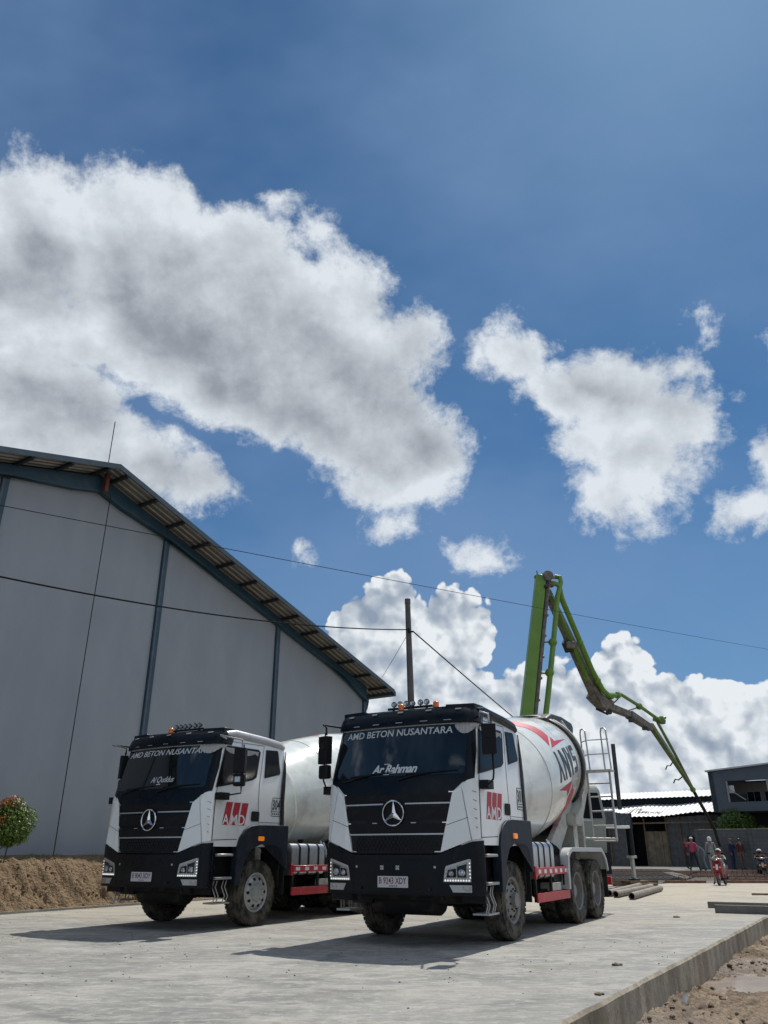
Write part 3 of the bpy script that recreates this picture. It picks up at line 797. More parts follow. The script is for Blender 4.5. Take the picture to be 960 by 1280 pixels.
        inner = [(.69,.92),(.66,1.12),(.54,1.27),(.36,1.34),(-.05,1.345),(-.34,1.26),(-.50,1.08),(-.58,.86),(-.60,.68)]
        mb = MB(); a, b = sorted((sg*1.16, sg*1.300)); mb.prism(outer+inner, 'x', a, b, 'arch')
        a, b = sorted((sg*.82, sg*1.18)); mb.strip([(.66,.60),(.66,1.12),(.54,1.27),(.36,1.34),(-.05,1.345),(-.34,1.26),(-.50,1.08),(-.58,.86)], 'x', a, b, .02, 'chassis')
        ar = mb.build('wheel_arch', L, bevel=.016, seg=2)
        mb = MB(); a, b = sorted((sg*1.295, sg*1.325)); mb.prism(rrect(-.17,1.40,-.02,1.475,.02), 'x', a, b, 'amber'); mb.build('side_lamp', ar, bevel=.005)
        mb = MB(); a, b = sorted((sg*.84, sg*1.22)); mb.box((a,.74,.48), (b,.765,1.32), 'chassis'); mb.build('mudflap', L)
    # ---------------- wheels and running gear
    for sg in (1,-1):
        wheel(sg*1.04, 0, sg, 'front', L, P['rimf'])
        for y in (3.55, 4.90): wheel(sg*1.06, y, sg, 'rear', L, 'rim')
    mb = MB()
    for sg in (1,-1):
        mb.box((sg*.42-.04,-1.3,.78), (sg*.42+.04,6.6,1.04), 'chassis')
        for y0 in (-.75,): mb.strip([(y0,.70),(0,.60),(-y0,.70)], 'x', sg*.42-.04, sg*.42+.04, .09, 'chassis')
        mb.strip([(3.3,.72),(4.22,.62),(5.15,.72)], 'x', sg*.52-.04, sg*.52+.04, .12, 'chassis')
    for y in (-1.2,-.4,.9,2.2,3.4,4.6,5.8,6.5): mb.box((-.42,y-.05,.80), (.42,y+.05,1.02), 'chassis')
    mb.beam((-.95,0,.50), (.95,0,.50), .12, .13, 'chassis'); mb.tube([(-.9,-.25,.52),(.9,-.25,.52)], .03, 'chassis', 8)
    for y in (3.55,4.90):
        mb.tube([(-1.0,y,.545),(1.0,y,.545)], .10, 'chassis', 12); mb.sphere((0,y,.56), .26, 'chassis', 14, (1,.9,1))
    mb.tube([(0,.5,.80),(0,3.3,.62)], .06, 'chassis', 10); mb.tube([(0,3.8,.62),(0,4.65,.6)], .06, 'chassis', 10)
    mb.box((-.36,-1.15,.72), (.36,.55,1.32), 'chassis'); mb.lathe([(-.55,.0),(-.55,.20),(.5,.20),(.55,.16),(.55,0)], (-.1,-.95,.56), (1,0,0), 'chassis', 18)
    mb.sphere((0,-.45,.62), .24, 'chassis', 14, (1,1.6,.8)); mb.box((-.9,-1.30,.52), (-.55,-1.22,.70), 'chassis'); mb.box((.45,-1.30,.54), (.9,-1.2,.68), 'chassis')
    mb.box((-.62,-1.32,.58), (.62,-1.26,.67), 'chassis')
    mb.tube([(-.75,.2,.55),(-.75,1.3,.62),(-.9,1.9,.7)], .05, 'chassis', 8)
    for y in (1.5,2.4): mb.lathe([(-.26,0),(-.26,.13),(.26,.13),(.26,0)], (.0,y,.66), (1,0,0), 'chassis', 12)
    mb.build('chassis', L, bevel=.006)
    # fuel tank and box side
    for sg in (1,-1):
        mb = MB(); a, b = sorted((sg*.66, sg*1.22)); pf = rrect(a,.80,b,1.37,.10,5)
        mb.prism(pf, 'y', .98, 2.10, 'alu' if sg > 0 else 'chassis'); tk = mb.build('fuel_tank', L, smooth=40)
        mb = MB()
        for y in (1.22,1.52,1.86):
            pf2 = rrect(a-.008,.792,b+.008,1.378,.105,5); n = len(pf2)
            vs = [(x, y, z) for x, z in pf2]+[(x, y+.05, z) for x, z in pf2]+[(x*.985, y, z) for x, z in rrect(a+.005,.805,b-.005,1.365,.10,5)]+[(x*.985, y+.05, z) for x, z in rrect(a+.005,.805,b-.005,1.365,.10,5)]
            fs = []
            for k in range(n):
                j = (k+1) % n; fs += [(k,j,n+j,n+k),(k,2*n+k,2*n+j,j),(n+k,n+j,3*n+j,3*n+k)]
            mb.add(vs, fs, 'plastic')
        mb.build('tank_strap', tk)
        MB().lathe([(0,.05),(.05,.05),(.055,.06),(.09,.06),(.09,0)], (sg*.95,1.62,1.36), (0,0,1), 'plastic', 14).build('tank_cap', tk)
        mb = MB(); a, b = sorted((sg*.60, sg*1.15))
        mb.box((a,2.22,.72), (b,2.72,1.18), 'plastic'); mb.box((a,2.25,1.19),(b,2.68,1.27),'chassis')
        mb.build('battery_box', L, bevel=.02)
        mb = MB()
        for k in range(6):
            y = 2.12+k*.10; mb.tube([(sg*1.10,y,1.42-.02*k),(sg*1.16,y+.02,1.25),(sg*1.12,y+.06,1.02),(sg*.8,y+.1,.9)], .018, 'alu' if k < 2 else 'plastic', 6)
        mb.build('hoses', L); mb = MB()
        for k in range(4): mb.tube([(sg*.7,.85+k*.09,1.50),(sg*1.02,.84+k*.07,1.45),(sg*1.12,.86+k*.06,1.2)], .02, 'plastic', 6)
        mb.build('hoses', L)
        # red side guards
        a, b = sorted((sg*1.215, sg*1.245))
        gd = thing('side_guard', None, None); gd.parent = L
        mb = MB(); mb.box((a,.96,.855), (b,2.86,.975), 'red'); mb.box((a-.02 if sg<0 else a-.02,.97,.80),(b,1.03,1.0),'red'); mb.build('upper_bar', gd, bevel=.006)
        for k in range(6):
            y = 1.10+k*.30; c0, c1 = sorted((sg*1.246, sg*1.252)); mb = MB(); mb.box((c0,y,.885), (c1,y+.13,.945), 'wvinyl'); mb.build('reflective_tape', gd)
        mb = MB(); mb.box((a,1.00,.455), (b,2.84,.595), 'red'); mb.build('lower_bar', gd, bevel=.006)
        mb = MB(); c0, c1 = sorted((sg*1.16, sg*1.20))
        for y in (1.05,1.9,2.7): mb = MB(); mb.box((c0,y,.46), (c1,y+.06,1.0), 'chassis'); mb.build('guard_post', gd)
        mb = MB(); mb.box((c0-.05,1.95,.60),(c1,2.45,.72),'frame'); mb.build('tool_box', gd)
        # rear mudguard
        mb = MB(); a, b = sorted((sg*.74, sg*1.285))
        path = [(2.72,.60),(2.73,.95),(2.78,1.12),(2.90,1.235),(3.08,1.27),(5.28,1.27),(5.46,1.20),(5.60,1.05),(5.68,.85)]
        mb.strip(path, 'x', a, b, .022, 'fender')
        a2, b2 = sorted((sg*1.25, sg*1.29)); mb.strip([(p[0]+(.05 if i<4 else (-.05 if i>5 else 0)), p[1]-(.05 if 2<i<7 else 0)) for i, p in enumerate(path)], 'x', a2, b2, .075, 'fender')
        mb.build('rear_mudguard', L, bevel=.006)
        mb = MB(); a, b = sorted((sg*.80, sg*1.24)); mb.box((a,5.66,.35), (b,5.68,.88), 'chassis'); mb.build('mudflap', L)
    # ---------------- drum
    ax = Vector((0,math.cos(DA),math.sin(DA))); o = Vector((0,DY0,DZ0))
    mb = MB(); mb.lathe(DPROF, o, ax, 'drum', 96); drum = mb.build('drum', L, smooth=25)
    mb = MB()
    mb.lathe([(1.585,1.163),(1.588,1.170),(1.596,1.170),(1.60,1.166)], o, ax, 'frame', 96); mb.build('weld_seam', drum)
    for s_ in (2.35, 3.04, 3.6): mb = MB(); q_ = drum_r(s_); mb.lathe([(s_-.006,q_-.004),(s_-.004,q_+.0022),(s_+.004,q_+.0022),(s_+.006,q_-.004)], o, ax, 'drum', 96); mb.build('weld_seam', drum)
    mb = MB(); mb.lathe([(4.30,1.03),(4.30,1.105),(4.33,1.115),(4.44,1.115),(4.47,1.105),(4.47,1.03)], o, ax, 'ring', 80)
    mb.lathe([(4.55,1.01),(4.55,1.09),(4.62,1.09),(4.62,1.0)], o, ax, 'frame', 80); mb.build('roller_ring', drum)
    mb = MB(); mb.lathe([(-.35,.0),(-.35,.22),(-.05,.26),(-.02,.40),(.0,.42)], o, ax, 'chassis', 32); mb.build('gearbox', L)
    dfn = lambda s, p, o=0.: drum_pt(s, p, o)
    cuts = (.20,.12)
    mb = MB()
    ph0 = P.get('phi', 0.)
    def dp(poly, m='drumred'):
        mb.flat([[(a, b+ph0) for a, b in poly]], dfn, .003, .003, m, cuts)
    # swoosh with a barb above the word, and its mirror below
    dp([(2.00,.47),(2.19,.57),(2.26,.72),(2.30,.90),(2.34,1.03),(2.70,.86),(2.70,.74),(2.64,.60),(2.50,.46),(2.44,.35),(2.30,.15),(2.00,-.25),(1.80,-.55),(1.75,-.45),(1.80,.0),(1.88,.28)])
    dp([(2.41,1.07),(2.77,.885),(2.83,.985),(3.80,1.005)])
    dp([(3.04,1.715),(2.10,1.75),(2.68,1.83),(2.76,1.93)])
    dp([(3.17,1.80),(3.42,1.98),(3.40,2.18),(3.22,2.42),(2.90,2.75),(2.5,3.05),(2.55,2.85),(2.78,2.45),(2.86,2.18),(2.84,1.97)])
    mb.build('drum_stripe', drum, smooth=30)
    mb = MB()
    # the word reads upside down with the drum stopped at this turn; each glyph is a set of blocks in (x 0..1, y 0..1)
    GL = {'S': [[(0,0),(.85,0),(1,.12),(1,.52),(.88,.58),(.30,.58),(.30,.80),(1,.80),(1,1),(.12,1),(0,.88),(0,.50),(.12,.42),(.70,.42),(.70,.20),(0,.20)]],
          'A': [[(0,0),(.26,0),(.36,.24),(.64,.24),(.74,0),(1,0),(.66,1),(.34,1)]],
          'N': [[(0,0),(.24,0),(.24,.62),(.72,0),(1,0),(1,1),(.76,1),(.76,.38),(.28,1),(0,1)]],
          'Y': [[(.38,0),(.62,0),(.62,.42),(1,1),(.74,1),(.5,.60),(.26,1),(0,1),(.38,.42)]]}
    s0, s1 = 3.92, 2.14; p_top, p_bot = 1.645, 1.145; wch = (s0-s1)/4
    for k, ch in enumerate('SANY'):
        for poly in GL[ch]:
            if ch == 'S':  # cut the S into its two blocks like the stencil
                pass
            P_ = []
            for (x, y) in poly:
                s_ = s0-(k+.04+x*.88)*wch
                P_.append((s_, p_bot+.0+(p_top-p_bot)*y+ph0+.10*(1-(k+x)/4)*0))
            mb.flat([P_], dfn, .003, .003, 'bvinyl', cuts)
    # split in the S
    mb.flat([[(s0-wch*.66, p_bot+(p_top-p_bot)*.24+ph0),(s0-wch*.02,p_bot+(p_top-p_bot)*.24+ph0),(s0-wch*.02,p_bot+(p_top-p_bot)*.30+ph0),(s0-wch*.66,p_bot+(p_top-p_bot)*.30+ph0)]], dfn, .006, .002, 'drum', cuts)
    mb.build('drum_lettering', drum, smooth=0)
    # ---------------- support frame, hopper, chute, ladder
    for sg in (1,-1):
        mb = MB()
        a, b = sorted((sg*.62, sg*.74))
        mb.prism([(2.9,1.05),(3.9,1.05),(4.4,1.42),(5.2,1.95),(5.75,2.55),(5.85,3.25),(5.60,3.30),(5.45,2.65),(5.0,2.25),(4.3,1.80),(3.5,1.36)], 'x', a, b, 'frame')
        a, b = sorted((sg*.74, sg*.95))
        mb.prism([(4.75,1.75),(5.15,1.72),(5.90,2.45),(5.98,3.35),(5.85,3.40),(5.78,2.6),(5.1,2.0),(4.80,1.95)], 'x', a, b, 'frame')
        mb.box((min(sg*.35,sg*.75),5.2,1.04),(max(sg*.35,sg*.75),5.5,2.2),'frame')
        mb.tube([(sg*.9,5.95,3.3),(sg*.55,5.7,4.02)], .03, 'frame', 8)
        mb.lathe([(-.08,0),(-.08,.16),(.08,.16),(.08,0)], Vector(drum_pt(4.30, sg*2.55, .17)), ax, 'ring', 18)
        mb.build('support_frame', L, bevel=.01)
    mb = MB(); mb.prism([(3.0,1.04),(5.3,1.04),(5.3,1.30),(3.4,1.25)], 'x', -.5, .5, 'frame'); 
    mb.build('pedestal', L, bevel=.01)
    mb = MB(); mb.box((-.6,.62,1.04),(.6,.80,1.62),'frame'); mb.build('front_bearing_frame', L, bevel=.01)
    mb = MB(); mb.box((-.75,5.95,1.1),(.75,6.1,2.9),'frame'); mb.build('rear_plate', L, bevel=.01); mb = MB()
    mb.prism([(3.3,1.10),(5.2,1.80),(5.2,1.86),(3.3,1.16)],'x',-.62,.62,'frame')
    mb.build('drip_plate', L, bevel=.01)
    mb = MB()
    mb.prism([(4.70,3.60),(5.60,3.80),(6.55,3.66),(6.86,3.86),(6.90,4.05),(6.80,4.12),(6.0,4.16),(5.2,4.12),(4.8,3.98)], 'x', -.50, .50, 'ring')
    mb.prism([(6.0,3.3),(6.5,3.4),(6.6,3.8),(6.0,3.8)], 'x', -.34, .34, 'ring')
    mb.build('loading_hopper', L, bevel=.05, seg=3)
    mb = MB(); path = [(6.1,3.1),(6.45,2.5),(6.9,1.9),(7.3,1.55)]
    mb.strip(path, 'x', -.28, .28, .03, 'frame'); 
    for sg in (1,-1): mb.strip([(y,z+.10) for y, z in path], 'x', min(sg*.26,sg*.30), max(sg*.26,sg*.30), .22, 'frame')
    mb.build('discharge_chute', L, bevel=.008)
    mb = MB(); yl = 7.15
    X0, X1 = .66, 1.20
    for x in (X0, X1): mb.tube([(x,yl,1.45),(x,yl,3.0)], .028, 'galv', 8)
    for z in (1.45,1.78,2.10,2.42,2.72,2.98): mb.tube([(X0,yl,z),(X1,yl,z)], .018, 'galv', 8)
    mb.beam((X0-.1,yl-.18,2.985),(X1+.12,yl-.18,2.985),.40,.03,'galv')
    for x in (X0+.02, X1-.02):
        mb.tube([(x-.06,yl-.05,3.0),(x-.08,yl-.05,3.88),(x-.05,yl-.10,3.97),(x+.05,yl-.25,3.97),(x+.12,yl-.36,3.90),(x+.16,yl-.38,3.0)], .018, 'galv', 8)
    for z in (3.35,3.68): mb.tube([(X0+.18,yl-.38,z),(X1+.14,yl-.38,z)], .013, 'galv', 6); mb.tube([(X0-.06,yl-.05,z),(X0+.16,yl-.38,z)], .013, 'galv', 6)
    mb.tube([(X0,yl,3.0),(.5,6.4,3.1),(.5,6.05,3.0)], .025, 'galv', 8); mb.tube([(X0,yl,1.9),(.6,6.1,1.9)], .025, 'galv', 8); mb.tube([(X1,yl,1.5),(.6,6.1,1.5)], .022, 'galv', 8)
    mb.build('ladder', L)
    mb = MB(); mb.box((-1.1,6.6,.55),(1.1,6.68,.72),'red'); mb.box((-.5,6.3,.72),(-.42,6.64,1.0),'chassis'); mb.box((.42,6.3,.72),(.5,6.64,1.0),'chassis'); mb.build('rear_bumper', L, bevel=.006)
    mb = MB()
    mb.box((-1.1,1.95,1.1),(-.7,2.3,1.9),'plastic'); mb.lathe([(0,.22),(.7,.22),(.72,.18),(.72,0)],(-.9,2.6,1.15),(0,0,1),'drum',20); mb.build('water_tank', L, bevel=.02)
    return L
AZR, AZL = 28.5, 30.5
_c, _s = math.cos, math.sin
mixer('mixer_truck', 'nearer white and navy cement mixer truck, with red barbed stripes and lettering on its drum', 'cement mixer trucks parked side by side',
      (.81+.25*.477, 13.40+.25*.879, 0), -R(AZR),
      dict(rail='navy', num='301', cur=.90, title=(-1.0,2.862,.87,2.968), nick='Ar Rahman', nick_box=(-.42,2.30,.36,2.43), swash=[(.27,-.14,.13,.08),(.27,1.04,.13,.08)], bar=.02, mir=(1.50,-1.50), mil=(-1.34,-1.48),
           beacons=((-.12,1),(.50,1)), plate='B 9243 XDY', crosses=True, small=False, rimf='rim'))
mixer('mixer_truck', 'white and navy cement mixer truck numbered 304 with silver roof rails, nearer the grey hall', 'cement mixer trucks parked side by side',
      (-3.365+.02, 16.11+.04, 0), -R(AZL),
      dict(rail='fender', num='304', title=(-1.02,2.858,1.03,2.962), it=True, nick='Al Quddus', nb=.0, nick_box=(-.16,2.35,.40,2.47), swash=[(.28,-.18,.18,.10)], bar=.17, mir=(1.52,-1.08), mil=(-1.235,-1.30), mlw=.5,
           beacons=((-.22,1),), plate='B 9043 XDY', small=True, rimf='rimlight', phi=PI+.3))
# ================================================================ ground, slab, bank
def surf(name, build):
    m = bpy.data.materials.new(name); m.use_nodes = True; g = G(m.node_tree); p = m.node_tree.nodes['Principled BSDF']
    tc = g.n('ShaderNodeTexCoord').outputs['Object']; build(g, p, tc); M[name] = m; return m
def bump(g, p, h, dist, st=1.):
    b = g.n('ShaderNodeBump'); b.inputs['Strength'].default_value = st; b.inputs['Distance'].default_value = dist
    g.put(b.inputs['Height'], h); g.nt.links.new(b.outputs[0], p.inputs['Normal'])
def _conc(g, p, tc):
    big = g.noise(tc, .22, 5, .6); mid = g.noise(g.v('MULTIPLY', tc, (.8, 1.2, 1)), .8, 9, .68, dist=.8); fine = g.noise(tc, 14, 8, .7)
    brm = g.noise(g.v('MULTIPLY', tc, (1.2, 6, 1)), 1.6, 7, .65); spk = g.noise(tc, 45, 4, .75); pat = g.noise(g.v('MULTIPLY', tc, (.7,1.5,1)), 1.6, 9, .72, dist=1.2)
    c = g.mix(g.ss(mid, .32, .68), (.135,.137,.132,1), (.300,.292,.265,1))
    far = g.n('ShaderNodeSeparateXYZ'); g.put(far.inputs[0], tc)
    sandy = g.m('MULTIPLY', g.ss(g.m('ADD', g.m('MULTIPLY', far.outputs[1], .035), g.noise(g.v('MULTIPLY', tc, (.5,1.4,1)), .5, 7, .6)), .95, 1.45), .75)
    c = g.mix(sandy, c, (.42,.355,.25,1))
    c = g.mix(g.m('MULTIPLY', g.ss(brm, .5, .8), .30), c, (.44,.43,.395,1))
    c = g.mix(g.m('MULTIPLY', g.ss(big, .50, .72), .5), c, (.16,.16,.155,1))
    c = g.mix(g.m('MULTIPLY', g.ss(fine, .52, .72), .45), c, (.16,.155,.145,1))
    # stains where water stood and tyre dirt
    st = g.noise(tc, .55, 9, .72); c = g.mix(g.m('MULTIPLY', g.ss(st, .55, .62), .45), c, (.19,.17,.14,1))
    c = g.mix(g.m('MULTIPLY', g.ss(pat, .52, .58), .50), c, (.37,.355,.315,1)); c = g.mix(g.m('MULTIPLY', g.ss(pat, .46, .38), .42), c, (.17,.165,.155,1))
    c = g.mix(g.m('MULTIPLY', g.ss(spk, .56, .68), .55), c, (.11,.105,.095,1)); c = g.mix(g.m('MULTIPLY', g.ss(g.noise(g.v('MULTIPLY', tc, (1,1.5,1)), 6, 10, .78), .50, .60), .45), c, (.40,.39,.35,1)); c = g.mix(g.m('MULTIPLY', g.ss(g.noise(g.v('MULTIPLY', tc, (1,1.7,1)), 9, 10, .78), .53, .62), .45), c, (.13,.13,.12,1))
    g.put(p.inputs['Base Color'], c); g.put(p.inputs['Roughness'], g.ss(mid, .2, .8, .72, .92))
    bump(g, p, g.m('ADD', g.m('MULTIPLY', brm, .6), g.m('ADD', g.m('MULTIPLY', fine, .8), g.m('MULTIPLY', mid, 1.5))), .010)
surf('concrete_slab_top', _conc)
def _edge(g, p, tc):
    n = g.noise(g.v('MULTIPLY', tc, (1.3,1.3,.55)), 1.9, 9, .7); f = g.noise(tc, 12, 6, .65)
    c = g.mix(g.ss(n, .35, .65), (.19,.16,.115,1), (.36,.32,.25,1)); c = g.mix(g.m('MULTIPLY', g.ss(f, .5, .75), .5), c, (.12,.10,.075,1)); c = g.mix(g.m('MULTIPLY', g.ss(g.noise(tc,.7,6,.6),.5,.7),.6), c, (.10,.085,.065,1))
    g.put(p.inputs['Base Color'], c); p.inputs['Roughness'].default_value = .9; bump(g, p, f, .02)
surf('concrete_slab_side', _edge)
def _mud(g, p, tc):
    n = g.noise(tc, .8, 8, .65); f = g.noise(tc, 6, 8, .7); w = g.noise(g.v('ADD', tc, (7,3,0)), .35, 5, .55)
    c = g.mix(g.ss(n, .35, .65), (.12,.08,.048,1), (.33,.25,.17,1)); c = g.mix(g.m('MULTIPLY', g.ss(f, .46, .66), .8), c, (.085,.058,.038,1)); c = g.mix(g.m('MULTIPLY', g.ss(g.noise(tc, 24, 8, .75), .52, .62), .6), c, (.07,.05,.034,1)); c = g.mix(g.m('MULTIPLY', g.ss(g.noise(tc, 17, 8, .75), .55, .63), .5), c, (.42,.34,.25,1))
    wet = g.ss(w, .52, .62); c = g.mix(g.m('MULTIPLY', wet, .5), c, (.13,.09,.06,1))
    g.put(p.inputs['Base Color'], c); g.put(p.inputs['Roughness'], g.m('SUBTRACT', .95, g.m('MULTIPLY', wet, .45))); bump(g, p, f, .09)
surf('wet_mud', _mud)
def _soil(g, p, tc):
    n = g.noise(tc, 1.2, 8, .65); f = g.noise(tc, 13, 9, .75); cr = g.voro(tc, 8, 'F1', 3, .65)
    c = g.mix(g.ss(n, .3, .7), (.23,.15,.075,1), (.40,.285,.155,1)); c = g.mix(g.m('MULTIPLY', g.ss(cr, .30, .55), .6), c, (.15,.10,.06,1)); c = g.mix(g.m('MULTIPLY', g.ss(f, .55, .75), .4), c, (.12,.08,.05,1))
    g.put(p.inputs['Base Color'], c); p.inputs['Roughness'].default_value = .95; bump(g, p, g.m('SUBTRACT', f, cr), .06)
surf('dry_clay', _soil)
def _grav(g, p, tc):
    n = g.noise(tc, .5, 6, .6); v = g.voro(tc, 7, 'F1', 2, .6)
    c = g.mix(g.ss(n, .35, .65), (.17,.165,.155,1), (.33,.32,.30,1)); sx_ = g.n('ShaderNodeSeparateXYZ'); g.put(sx_.inputs[0], tc); c = g.mix(g.m('MULTIPLY', g.ss(g.m('ADD', sx_.outputs[1], g.m('MULTIPLY', g.noise(tc,.4,6,.6), 8)), 50, 45), .8), c, (.20,.165,.13,1)); c = g.mix(g.m('MULTIPLY', g.ss(v, .4, .7), .5), c, (.10,.10,.10,1))
    g.put(p.inputs['Base Color'], c); p.inputs['Roughness'].default_value = .95; bump(g, p, v, .05)
surf('grey_gravel', _grav)

def gridmesh(name, fn, nu, nv, material, smooth=True):
    vs = [fn(i/nu, j/nv) for i in range(nu+1) for j in range(nv+1)]
    fs = [(i*(nv+1)+j, (i+1)*(nv+1)+j, (i+1)*(nv+1)+j+1, i*(nv+1)+j+1) for i in range(nu) for j in range(nv)]
    me = bpy.data.meshes.new(name); me.from_pydata(vs, [], fs); me.materials.append(material)
    if smooth: me.shade_smooth()
    o = bpy.data.objects.new(name, me); COL.objects.link(o); return o
# slab: right edge runs 31 degrees off the view, left edge along the foot of the clay bank
E0, ED = Vector((1.35, 6.98)), Vector((.5154, .8570)); F0, FD = Vector((-8.29, 18.68)), Vector((.5, .8660)); FAR = 36.8
def edge_x(Y): return E0.x+ED.x/ED.y*(Y-E0.y)
def foot_x(Y): return F0.x+FD.x/FD.y*(Y-F0.y)
def nz(x, y, z=0., s=1.): return mnoise.noise(Vector((x*s, y*s, z)))
def fbm(x, y, s=1., o=4, z=0.):
    a = 0; k = 1; t = 0
    for i in range(o): a += k*mnoise.noise(Vector((x*s, y*s, z+i*7.1))); t += k; k *= .55; s *= 2.05
    return a/t
Ys = [-14+i*.1 for i in range(int((FAR+14)/.1)+1)]
mb = MB(); right = []; left = []
for Y in Ys:
    right.append((edge_x(Y)+.045*fbm(Y, 3, .9, 4)+.018*fbm(Y, 8, 4.5, 3)-.03*max(0, fbm(Y, 5, 2.2, 3)-.25), Y)); left.append((foot_x(Y)-.35, Y))
n = len(Ys)
vs = [(x, y, 0) for x, y in left]+[(x-.03, y, 0) for x, y in right]+[(x+.0, y, -.03) for x, y in right]+[(x+.02*fbm(y, 9, 2), y, -.5) for x, y in right]
mb.add(vs, [(i, n+i, n+i+1, i+1) for i in range(n-1)], 'concrete_slab_top')
o2 = len(mb.v)-len(vs)
for i in range(n-1):
    for a in (1, 2):
        mb.f.append((a*n+i, (a+1)*n+i, (a+1)*n+i+1, a*n+i+1)); mb.m.append(mb.mi('concrete_slab_side'))
mb.add([(left[-1][0], FAR, 0), (right[-1][0], FAR, 0), (right[-1][0], FAR, -.5), (left[-1][0], FAR, -.5)], [(0,1,2,3)], 'concrete_slab_side')
props(mb.build('concrete_pavement', smooth=0), kind='structure')
# main ground sheet to the horizon
def gz(x, y):
    if y < 36.9: return -.55
    t = min(1, (y-36.9)/6.5); return -.06+.36*t*t*(3-2*t)
xs = [-2500,-800,-300,-120]+[-60+4*i for i in range(31)]+[120,300,800,2500]; ysg = [-300,-60,-20,36.85,36.9,37.5,38.2,39,40,41,42,43,44,50,60,80,120,300,900,3500]
vs = [(x, y, gz(x, y)) for x in xs for y in ysg]; nv = len(ysg)
me = bpy.data.meshes.new('ground'); me.from_pydata(vs, [], [(i*nv+j,(i+1)*nv+j,(i+1)*nv+j+1,i*nv+j+1) for i in range(len(xs)-1) for j in range(nv-1)])
me.materials.append(M['grey_gravel']); go = bpy.data.objects.new('ground', me); COL.objects.link(go); props(go, kind='structure')
# mud beside the slab
pc = on_ground(938, 1222, -.3)
def mudp(a, b):
    t = -4+34*a**1.35; w = .0+13*b**1.6
    nrm = Vector((ED.y, -ED.x)); p = E0+ED*t+nrm*(w-.05)
    x, y = p.x, p.y
    z = -.30+.07*fbm(x, y, 1.1, 5)+.045*abs(fbm(x, y, 3.3, 4, 5))*2-.035
    z += .085*max(0, fbm(x, y, 6, 4, 9))+.035*fbm(x, y, 15, 2, 4)
    d = ((x-pc.x)*.8+(y-pc.y)*.6)/1.3, (-(x-pc.x)*.6+(y-pc.y)*.8)/.75
    z -= .085*math.exp(-(d[0]**2+d[1]**2))
    z += .05*math.exp(-w/.35)*max(0, .4+fbm(x, y, 2, 3, 3))
    if w > 9: z += (w-9)*.02
    return (x, y, z)
props(gridmesh('mud', mudp, 520, 210, M['wet_mud']), kind='structure')
M['puddle'] = mat('puddle_water', (.30,.245,.20), .16, ior=1.33, var=.12, vscale=2)
mb = MB(); cpud = pc
mb.add([(pc.x+2.0*math.cos(2*PI*k/40), pc.y+1.7*math.sin(2*PI*k/40), -.362) for k in range(40)], [tuple(range(40))], 'puddle')
props(mb.build('water', smooth=0), kind='structure')
# clods and stones on the mud
random.seed(3)
def rock(mb, c, r, m, fl=.6):
    v = []; n1, n2 = 5, 7; a0 = random.random()*6; q = random.random()*50
    for i in range(n1+1):
        a = PI*i/n1
        for k in range(n2):
            t = 2*PI*k/n2+a0; d = Vector((math.sin(a)*math.cos(t), math.sin(a)*math.sin(t), math.cos(a)*fl)); d *= r*(1+.45*mnoise.noise(d*2.2+Vector((q,0,0))))
            v.append(tuple(Vector(c)+d))
    mb.add(v, [(i*n2+k, i*n2+(k+1) % n2, (i+1)*n2+(k+1) % n2, (i+1)*n2+k) for i in range(n1) for k in range(n2)], m)
mb = MB()
for i in range(2600):
    t = random.uniform(0, 16); w = .04+random.random()**1.6*5
    p = E0+ED*t+Vector((ED.y, -ED.x))*w
    r_ = random.choice((.008,.010,.012,.018,.025,.035))*random.uniform(.6,1.3)
    z = mudp(((t+4)/34)**(1/1.35), (w/13)**(1/1.6))[2]
    rock(mb, (p.x, p.y, z-r_*.1), r_, random.choice(('wet_mud','wet_mud','dry_clay')), .5)
props(mb.build('mud_clods', smooth=60), 'small clods and stones scattered over the wet brown mud', 'clods', kind='stuff')
# grit on the slab
mb = MB(); M['grit'] = mat('grit', (.09,.08,.07), .9)
for i in range(520):
    Y = random.choice((random.uniform(7.5,14), random.uniform(9,13), random.uniform(10,30)))
    X = random.uniform(foot_x(Y)+.2, edge_x(Y)-.1) if i % 3 else foot_x(Y)+random.random()*3.5
    rock(mb, (X, Y, .003), random.uniform(.004,.012), 'grit')
props(mb.build('grit', smooth=0), 'fine dark grit and crumbs scattered over the grey concrete paving', 'grit', kind='stuff')
for (px, py, r_, lab) in ((770,1207,.045,'flat brown lump of mortar lying on the paving nearest the middle of the slab edge'), (748,1244,.035,'small reddish crumb of clay lying close to the near slab edge'), (845,1147,.05,'flat clump of dried dirt on the paving, just before the square grey beams')):
    p = on_ground(px, py); mb = MB(); rock(mb, (0,0,r_*.25), r_, 'dry_clay', .45); rock(mb, (r_*1.3,.01,.01), r_*.5, 'dry_clay', .5)
    o = mb.build('mortar_lump', smooth=60); o.location = p; props(o, lab, 'lump')

